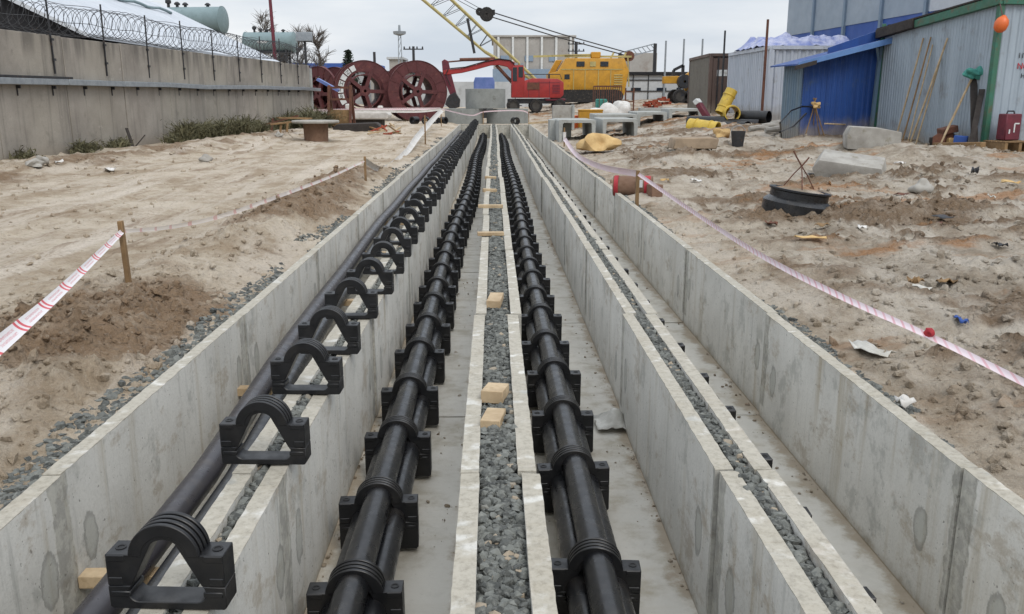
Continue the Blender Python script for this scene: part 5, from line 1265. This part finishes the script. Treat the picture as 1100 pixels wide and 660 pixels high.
a, b_ = at(886, 133, 23.8), on(935, 144); b_.z += .25; tag(MB().tube([a, b_], .022, 6).build('wooden_pole', 'wood'), 'thin pale stick lying sideways before the blue shed', 'pole', LP)
for i, (px, py, L_, a_) in enumerate(((828, 138, .8, .3), (838, 133, .7, -.2), (815, 141, .7, .2), (836, 143, .9, .1))):
    p = on(px, py); tag(MB().tube([(-L_/2, 0, .05), (0, .02, .09), (L_/2, 0, .05)], [.09, .1, .08], 8).build('rubble_log', 'slab', loc=p, rot=(0, 0, a_)), 'dusty log in the rubble left of the blue shed', 'log', 'dusty logs left of the blue shed')

# ------------------------------------------------------------------ middle distance, behind the frames
Yb = 46
p = at(652, 118, Yb); t = thing('stillage_cage', 'rusty wire cage with teal bundles inside, before the yellow crane', 'cage', (p.x, Yb, gz(p.x, Yb)+.35)); mb = MB(); w_, h = 1.35, 1.45
for x in np.linspace(-w_/2, w_/2, 7): mb.bar((x, -.4, 0), (x, -.4, h), .035)
for x in np.linspace(-w_/2, w_/2, 7): mb.bar((x, .4, 0), (x, .4, h), .035)
for y in (-.4, .4):
    for z in (.05, h): mb.bar((-w_/2, y, z), (w_/2, y, z), .06)
part(mb, 'mesh_frame', 'rust', t); part(MB().box((-.3, 0, .45), (.55, .6, .75)), 'bundle', 'cloth', t, bevel=.05); part(MB().box((.32, 0, .4), (.5, .6, .65)), 'bundle', 'darkwall', t, bevel=.05)
p = at(604, 128, 41); t = thing('concrete_box', 'open grey box on end beside the yellow tubs', 'box', (p.x, 41, gz(p.x, 41)))
part(MB().box((0, 0, .55), (.9, .7, 1.2)), 'body', 'slab', t, bevel=.02); part(MB().box((.47, -.05, .55), (.1, .8, 1.25)), 'side_board', 'frame', t)
for (px, py, Y, s_, mat, nm, lab, cat) in ((634, 126, 42, (.55, .35, .42), 'yellow', 'yellow_tub', 'bright yellow tub behind the front left channel frame', 'tub'), (621, 126, 42.5, (.4, .3, .3), 'orange', 'orange_tub', 'dull orange tub left of the yellow tub', 'tub')):
    p = at(px, py, Y); tag(MB().box((0, 0, s_[2]), (s_[0]*2, s_[1]*2, s_[2]*2)).box((0, -.02, s_[2]*2), (s_[0]*2.1, s_[1]*2.1, .07)).build(nm, mat, loc=(p.x, Y, gz(p.x, Y)), bevel=.03), lab, cat)
for i, (px, sx, h, lab) in enumerate(((641, .55, .85, 'white bulk bag left of a wider one'), (654, .6, .85, 'white bulk bag in the middle of three'), (668, .45, .9, 'white bulk bag rightmost of three'))):
    p = at(px, 126, 43); z0 = gz(p.x, 43); mb = MB().blob((0, 0, h*.55), (sx, .5, h*.62), .16, 3, i+3, -.85); tag(mb.build('bulk_bag', 'bag', loc=(p.x, 43, z0)), lab, 'bag', 'white bulk bags behind the channel frames')
for r_ in range(3):
    for c_ in range(7-r_):
        px = 690+c_*4.6+r_*2.3; p = at(px, 122, 44); z0 = gz(p.x, 44)+.42; q = random.Random(r_*9+c_)
        tag(MB().box((0, 0, .06), (.2, .3, .12)).build('brick', 'brick', loc=(p.x, 44+q.uniform(-.1, .1), z0+r_*.13), rot=(0, 0, q.uniform(-.4, .4))), 'orange brick in the loose pile behind the concrete channels', 'brick', 'loose pile of orange bricks')
p = at(705, 122, 44); tag(MB().box((0, 0, .2), (1.7, .7, .42)).build('brick_pallet', 'frame', loc=(p.x, 44, gz(p.x, 44)), bevel=.02), 'low pale base carrying the pile of orange bricks', 'pallet')
p = at(676, 116, 48); t = thing('steel_gate', 'small rusty steel ladder frame right of the bulk bags', 'frame', (p.x, 48, gz(p.x, 48))); mb = MB()
for x in (-.22, .22): mb.bar((x, 0, -.1), (x, 0, 1.5), .07)
for z in (.3, .8, 1.3): mb.bar((-.22, 0, z), (.22, 0, z), .06)
part(mb, 'bar_frame', 'rust', t)
p = at(592, 124, 47); tag(MB().bar((-1.2, 0, .1), (1.4, .3, .28), .16, .1).build('plank', 'wood', loc=(p.x, 47, gz(p.x, 47))), 'pale plank lying on the ground in front of the excavator wheel', 'plank')

# ------------------------------------------------------------------ left middle distance
p = on(340, 152); t = thing('spool_table', 'low round table of a pale disc on a brown drum', 'spool', p, R(10)); s_ = 1.0
part(MB().lathe([(.02, -.05), (.42, -.05), (.44, .62), (.02, .62)], 28), 'drum', 'cardboard', t); part(MB().lathe([(.02, .63), (.82, .61), (.84, .66), (.82, .7), (.02, .7)], 36), 'disc', 'slab', t)
Yl = 44; p = at(366, 128, Yl); t = thing('rusty_trestle', 'dark rusty steel trestle standing before the marked reel', 'trestle', (p.x, Yl, gz(p.x, Yl))); mb = MB()
for x in (-.55, .5):
    mb.bar((x, -.3, -.1), (x+.05, 0, 2.0), .12); mb.bar((x+.1, .5, -.1), (x+.05, 0, 2.0), .12)
mb.bar((-.55, 0, 1.35), (.55, 0, 1.35), .1); mb.bar((-.5, 0, 1.9), (.55, 0, 1.9), .1); part(mb, 'frame', 'rust', t); part(MB().box((-.02, .1, .45), (1.0, .5, .8)), 'crate', 'oldwood', t, bevel=.02)
p = at(394, 128, 48); z0 = gz(p.x, 48); t = thing('pontoon', 'pale rounded float-like slab lying before the marked reel', 'slab', (p.x, 48, z0+.35), R(-2))
part(MB().prism([(-1.2, .0), (1.2, .0), (1.3, .22), (1.15, .4), (-1.1, .42), (-1.28, .24)], -.6, .6), 'body', 'bag', t, bevel=.09, seg=3); part(MB().box((-.85, -.2, .6), (.4, .5, .4)).box((.75, 0, .55), (.25, .4, .3)), 'lug', 'bag', t, bevel=.05); part(MB().box((0, 0, -.2), (1.8, .8, .42)), 'sleeper', 'darkwood', t)
p = at(385, 142, 42); z0 = gz(p.x, 42); tag(MB().prism([(-1.1, 0), (1.0, 0), (1.15, .2), (.9, .42), (-.9, .36), (-1.1, .2)], -.5, .5).build('dark_slab', 'darkwood', loc=(p.x, 42, z0), bevel=.03), 'dark flat slab lying under the pale float', 'slab')
q = random.Random(9)
for i in range(16):
    px, py = q.uniform(398, 430), q.uniform(137, 145); p = on(px, py); L_ = q.uniform(.3, .8)
    tag(MB().bar((-L_/2, 0, .04), (L_/2, 0, .04+q.uniform(0, .25)), .07, .06).build('scrap_timber', q.choice(['brick', 'wood', 'oldwood', 'oldwood']), loc=p, rot=(0, 0, q.uniform(0, 3))), 'broken timber in the reddish scrap heap by the pale float', 'scrap', 'reddish heap of broken timber')
for i, (px, L_) in enumerate(((448, .45), (458, .4), (466, .5), (474, .35))):
    p = at(px, 133, 51.5); z0 = gz(p.x, 51.5); tag(MB(Matrix.Translation((0, 0, .2)) @ Matrix.Rotation(R(90), 4, 'X')).lathe([(.13, 0), (.21, 0), (.21, L_), (.13, L_)], 18, None, True).build('black_pipe_offcut', 'clamp', loc=(p.x, 51.5, z0), rot=(0, 0, .5*i-.6)), 'short black pipe offcut in the line left of the trench end', 'pipe offcut', 'black pipe offcuts by the trench end')
p = at(552, 134, 53); tag(MB(Matrix.Translation((0, 0, .2)) @ Matrix.Rotation(R(90), 4, 'X')).lathe([(.13, 0), (.22, 0), (.22, .5), (.13, .5)], 18, None, True).build('black_pipe_offcut', 'clamp', loc=(p.x, 53, gz(p.x, 53)), rot=(0, 0, .3)), 'short black pipe offcut lying before the lower right concrete ring', 'pipe offcut', 'black pipe offcuts by the trench end')
p = at(343, 92, 46.2); t = tag(MB().prism([(-.1, .25), (.95, -.32), (1.0, -.2), (-.02, .36)], -.3, .3).build('blue_board', 'bluepaint', loc=p), 'tilted bright blue board fixed at the end of the precast wall', 'board')
for i, (px, py) in enumerate(((302, 133), (312, 140), (318, 136))):
    p = on(px, py+8); tag(MB().bar((-.7, 0, .25+.2*i), (.7, .1, .6), .2, .06).bar((-.4, .0, -.1), (-.3, .05, .5), .08).build('broken_board', 'oldwood' if i else 'rust', loc=p, rot=(0, 0, .3*i)), 'broken board on the heap at the wall end', 'board', 'broken boards at the wall end')
for i, (px, py) in enumerate(((300, 148), (222, 176), (38, 182), (46, 180))): blobthing('rock', px, py, (.16, .13, .1), 'slab', 'grey stone lying near the foot of the precast wall', 'rock', .25, i+20, grpn='stones by the precast wall')
# plastic sheet in the inner right trough
p = at(640, 410, 6.1); litter_ = MB(); q = random.Random(77); n = 7
vs = [((i/3-1)*.11+q.uniform(-.01, .01), (j/3-1)*.13+q.uniform(-.01, .01), .02+.1*math.exp(-((i-4)**2+(j-4)**2)/4)+q.uniform(0, .025)) for j in range(n) for i in range(n)]
litter_.add(vs, [(j*n+i, j*n+i+1, (j+1)*n+i+1, (j+1)*n+i) for j in range(n-1) for i in range(n-1)])
o = tag(litter_.build('plastic_bag', 'film', loc=(.86, 6.15, -TD+.012)), 'crumpled clear plastic bag on the floor of the inner right trough', 'bag'); md = o.modifiers.new('s', 'SOLIDIFY'); md.thickness = .003

# ------------------------------------------------------------------ stakes and barrier tape
TG = 'red and white barrier tapes round the trench'
S1 = on(139, 306); stake(S1.x, S1.y, .52, 'wooden stake in the brown mound at left holding white and red tape', .025, (-.02, 0))
S2 = on(393, 197); stake(S2.x, S2.y, .44, 'thin wooden stake on the left sand, where the tape dips to ground', .026)
S3 = on(457, 156); stake(S3.x, S3.y, .95, 'thin stake near the far left end of the trench', .03)
S4 = on(606, 159); stake(S4.x, S4.y, .62, 'stake wound with white tape near the concrete channel frames', .03)
S5 = on(684, 223); stake(S5.x, S5.y, .55, 'pale wooden stake on the right verge before the labelled drum', .034)
stake(-2.03, 2.82, .62, 'wooden stake at left nearest the camera, outside the frame', .03); stake(2.42, 3.3, .5, 'wooden stake at right nearest the camera, outside the frame', .03)
top1 = S1+V((0, -.03, .44)); top2 = S2+V((0, 0, .36)); top5 = S5+V((0, -.02, .5)); top4 = S4+V((0, -.02, .28))
TA, TB = at(0, 370, 3.5), at(65, 313, 4.7)
ribbon('barrier_tape', [TA+(TA-TB)*.55, at(0, 370, 3.5), at(65, 313, 4.7), top1], lambda s: .068-.03*max(0, s-.4)/.6, 'tape', 'white barrier tape with red bars running out of frame at left', TG, lambda s: .12*math.sin(s*9), open_to=(0, 0, 1.7))
ribbon('barrier_tape', [top1, at(190, 243, 8.7), at(245, 230, 9.8), at(310, 207, 11.9), at(355, 190, 14), top2], lambda s: .028+.022*math.sin(s*3.1), 'fainttape', 'pale sagging barrier tape between the mound stake and the thin stake', TG, lambda s: .3*math.sin(s*5), open_to=(0, 0, 1.7))
ribbon('barrier_tape', [top2, at(413, 181.5, 20), at(437, 163, 25), at(452, 143, 29), at(475, 118, 46)], lambda s: .1+.12*s, 'bag', 'white tape swooping up to the far cable reels', TG, lambda s: .2, open_to=(0, 0, 1.7))
ribbon('barrier_tape', [(at(336, 119, 46.3)), at(400, 117.5, 47), at(473, 117, 47.5)], .12, 'pinktape', 'upper level barrier tape strung before the cable reels', TG)
ribbon('barrier_tape', [(at(336, 122, 46.3)), at(385, 119.5, 46.6), at(446, 120, 47), at(474, 117.5, 47.4)], .12, 'bag', 'lower white tape strung before the cable reels', TG)
ribbon('barrier_tape', [at(474, 117, 47.4), at(506, 124, 52.5), at(522, 120, 53), at(560, 119, 53.4), at(569, 124, 53.4)], .07, 'pinktape', 'faded barrier tape strung in front of the concrete rings', TG)
for px, py, Y in ((474, 131, 47.4), (568, 131, 53.4), (519, 131, 53)): 
    p = at(px, py, Y); stake(p.x, Y, 1.0 if px == 474 else .75, 'far thin stake holding tape at the trench end', .03)['group'] = 'far stakes at the trench end'
ribbon('barrier_tape', [top4, at(618, 165, 24.5), at(632, 174, 20), at(652, 181, 16.5), top5], lambda s: .13-.03*s, 'pinktape', 'loose pink and white tape lying slack between the right stakes', TG, lambda s: .3, open_to=(0, 0, 1.7))
ribbon('barrier_tape', [top5, at(745, 228, 9.9), at(815, 273, 7.4), at(900, 317, 5.9), at(1000, 362, 4.75), at(1100, 411, 4.0), at(1100, 411, 4.0)+(at(1100, 411, 4.0)-at(1000, 362, 4.75))*.9], lambda s: .052-.018*s, 'pinktape', 'twisted pink and white tape stretched along the right trough out of frame', TG, lambda s: .5*math.sin(s*7), open_to=(0, 0, 1.7))
mb = MB(); mb.tube([top4+V((0, 0, -.1)), top4+V((0, 0, .2))], [.05, .06], 8); tag(mb.build('tape_wrap', 'bag'), 'white tape end wound on the stake by the channel frames', 'barrier tape')
p = at(998, 357, 4.75); tag(MB().blob((0, 0, 0), (.03, .02, .022), .5, 2, 4).build('tape_knot', 'redink', loc=p), 'red knot tied in the right-hand tape', 'tape knot')
# ------------------------------------------------------------------ light
wd = bpy.data.worlds.new('World'); sc.world = wd; wd.use_nodes = True
nt = wd.node_tree; bg = nt.nodes['Background']
sky = nt.nodes.new('ShaderNodeTexSky'); sky.sky_type = 'NISHITA'; sky.sun_disc = False
EL, AZ = R(48), R(150)                            # sun behind the camera, to the right; azimuth clockwise from +Y
sky.sun_elevation = EL; sky.sun_rotation = AZ; sky.air_density = 1.2; sky.dust_density = 3; sky.ozone_density = 1
tc = nt.nodes.new('ShaderNodeTexCoord'); mp = nt.nodes.new('ShaderNodeMapping'); mp.inputs['Scale'].default_value = (1, 1, 5)
nt.links.new(tc.outputs['Generated'], mp.inputs[0])
no = nt.nodes.new('ShaderNodeTexNoise'); no.inputs['Scale'].default_value = 2.6; no.inputs['Detail'].default_value = 6; no.inputs['Roughness'].default_value = .5
nt.links.new(mp.outputs[0], no.inputs['Vector'])
cr = nt.nodes.new('ShaderNodeValToRGB'); cr.color_ramp.elements[0].position = .36; cr.color_ramp.elements[1].position = .66
cr.color_ramp.elements[0].color = (5.5, 6.1, 6.9, 1); cr.color_ramp.elements[1].color = (8.4, 8.55, 8.75, 1)
nt.links.new(no.outputs['Fac'], cr.inputs[0])
mx = nt.nodes.new('ShaderNodeMix'); mx.data_type = 'RGBA'; mx.inputs[0].default_value = .88
nt.links.new(sky.outputs[0], mx.inputs[6]); nt.links.new(cr.outputs[0], mx.inputs[7]); 
sx = nt.nodes.new('ShaderNodeSeparateXYZ'); nt.links.new(tc.outputs['Generated'], sx.inputs[0])
zr = nt.nodes.new('ShaderNodeMapRange'); zr.inputs[1].default_value = .12; zr.inputs[2].default_value = .9; zr.inputs[3].default_value = 1; zr.inputs[4].default_value = 1.75
nt.links.new(sx.outputs[2], zr.inputs[0])               # an overcast sky is brightest overhead
vs_ = nt.nodes.new('ShaderNodeVectorMath'); vs_.operation = 'SCALE'
nt.links.new(mx.outputs[2], vs_.inputs[0]); nt.links.new(zr.outputs[0], vs_.inputs['Scale']); nt.links.new(vs_.outputs[0], bg.inputs[0])
bg.inputs[1].default_value = .1
sd = bpy.data.lights.new('sun', 'SUN'); sd.energy = 1.2; sd.angle = R(25); sd.color = (1, .96, .9)
so = bpy.data.objects.new('sun', sd); col.objects.link(so)
dirv = V((math.sin(AZ)*math.cos(EL), math.cos(AZ)*math.cos(EL), math.sin(EL)))
so.rotation_euler = dirv.to_track_quat('Z', 'Y').to_euler(); so.location = (0, 0, 30)
sc.view_settings.view_transform = 'Standard'; sc.view_settings.look = 'None'; sc.view_settings.gamma = 1
sc.view_settings.use_curve_mapping = False; sc.view_settings.exposure = 0.27
sc.render.engine = 'CYCLES'; sc.cycles.max_bounces = 6; sc.cycles.use_denoising = True
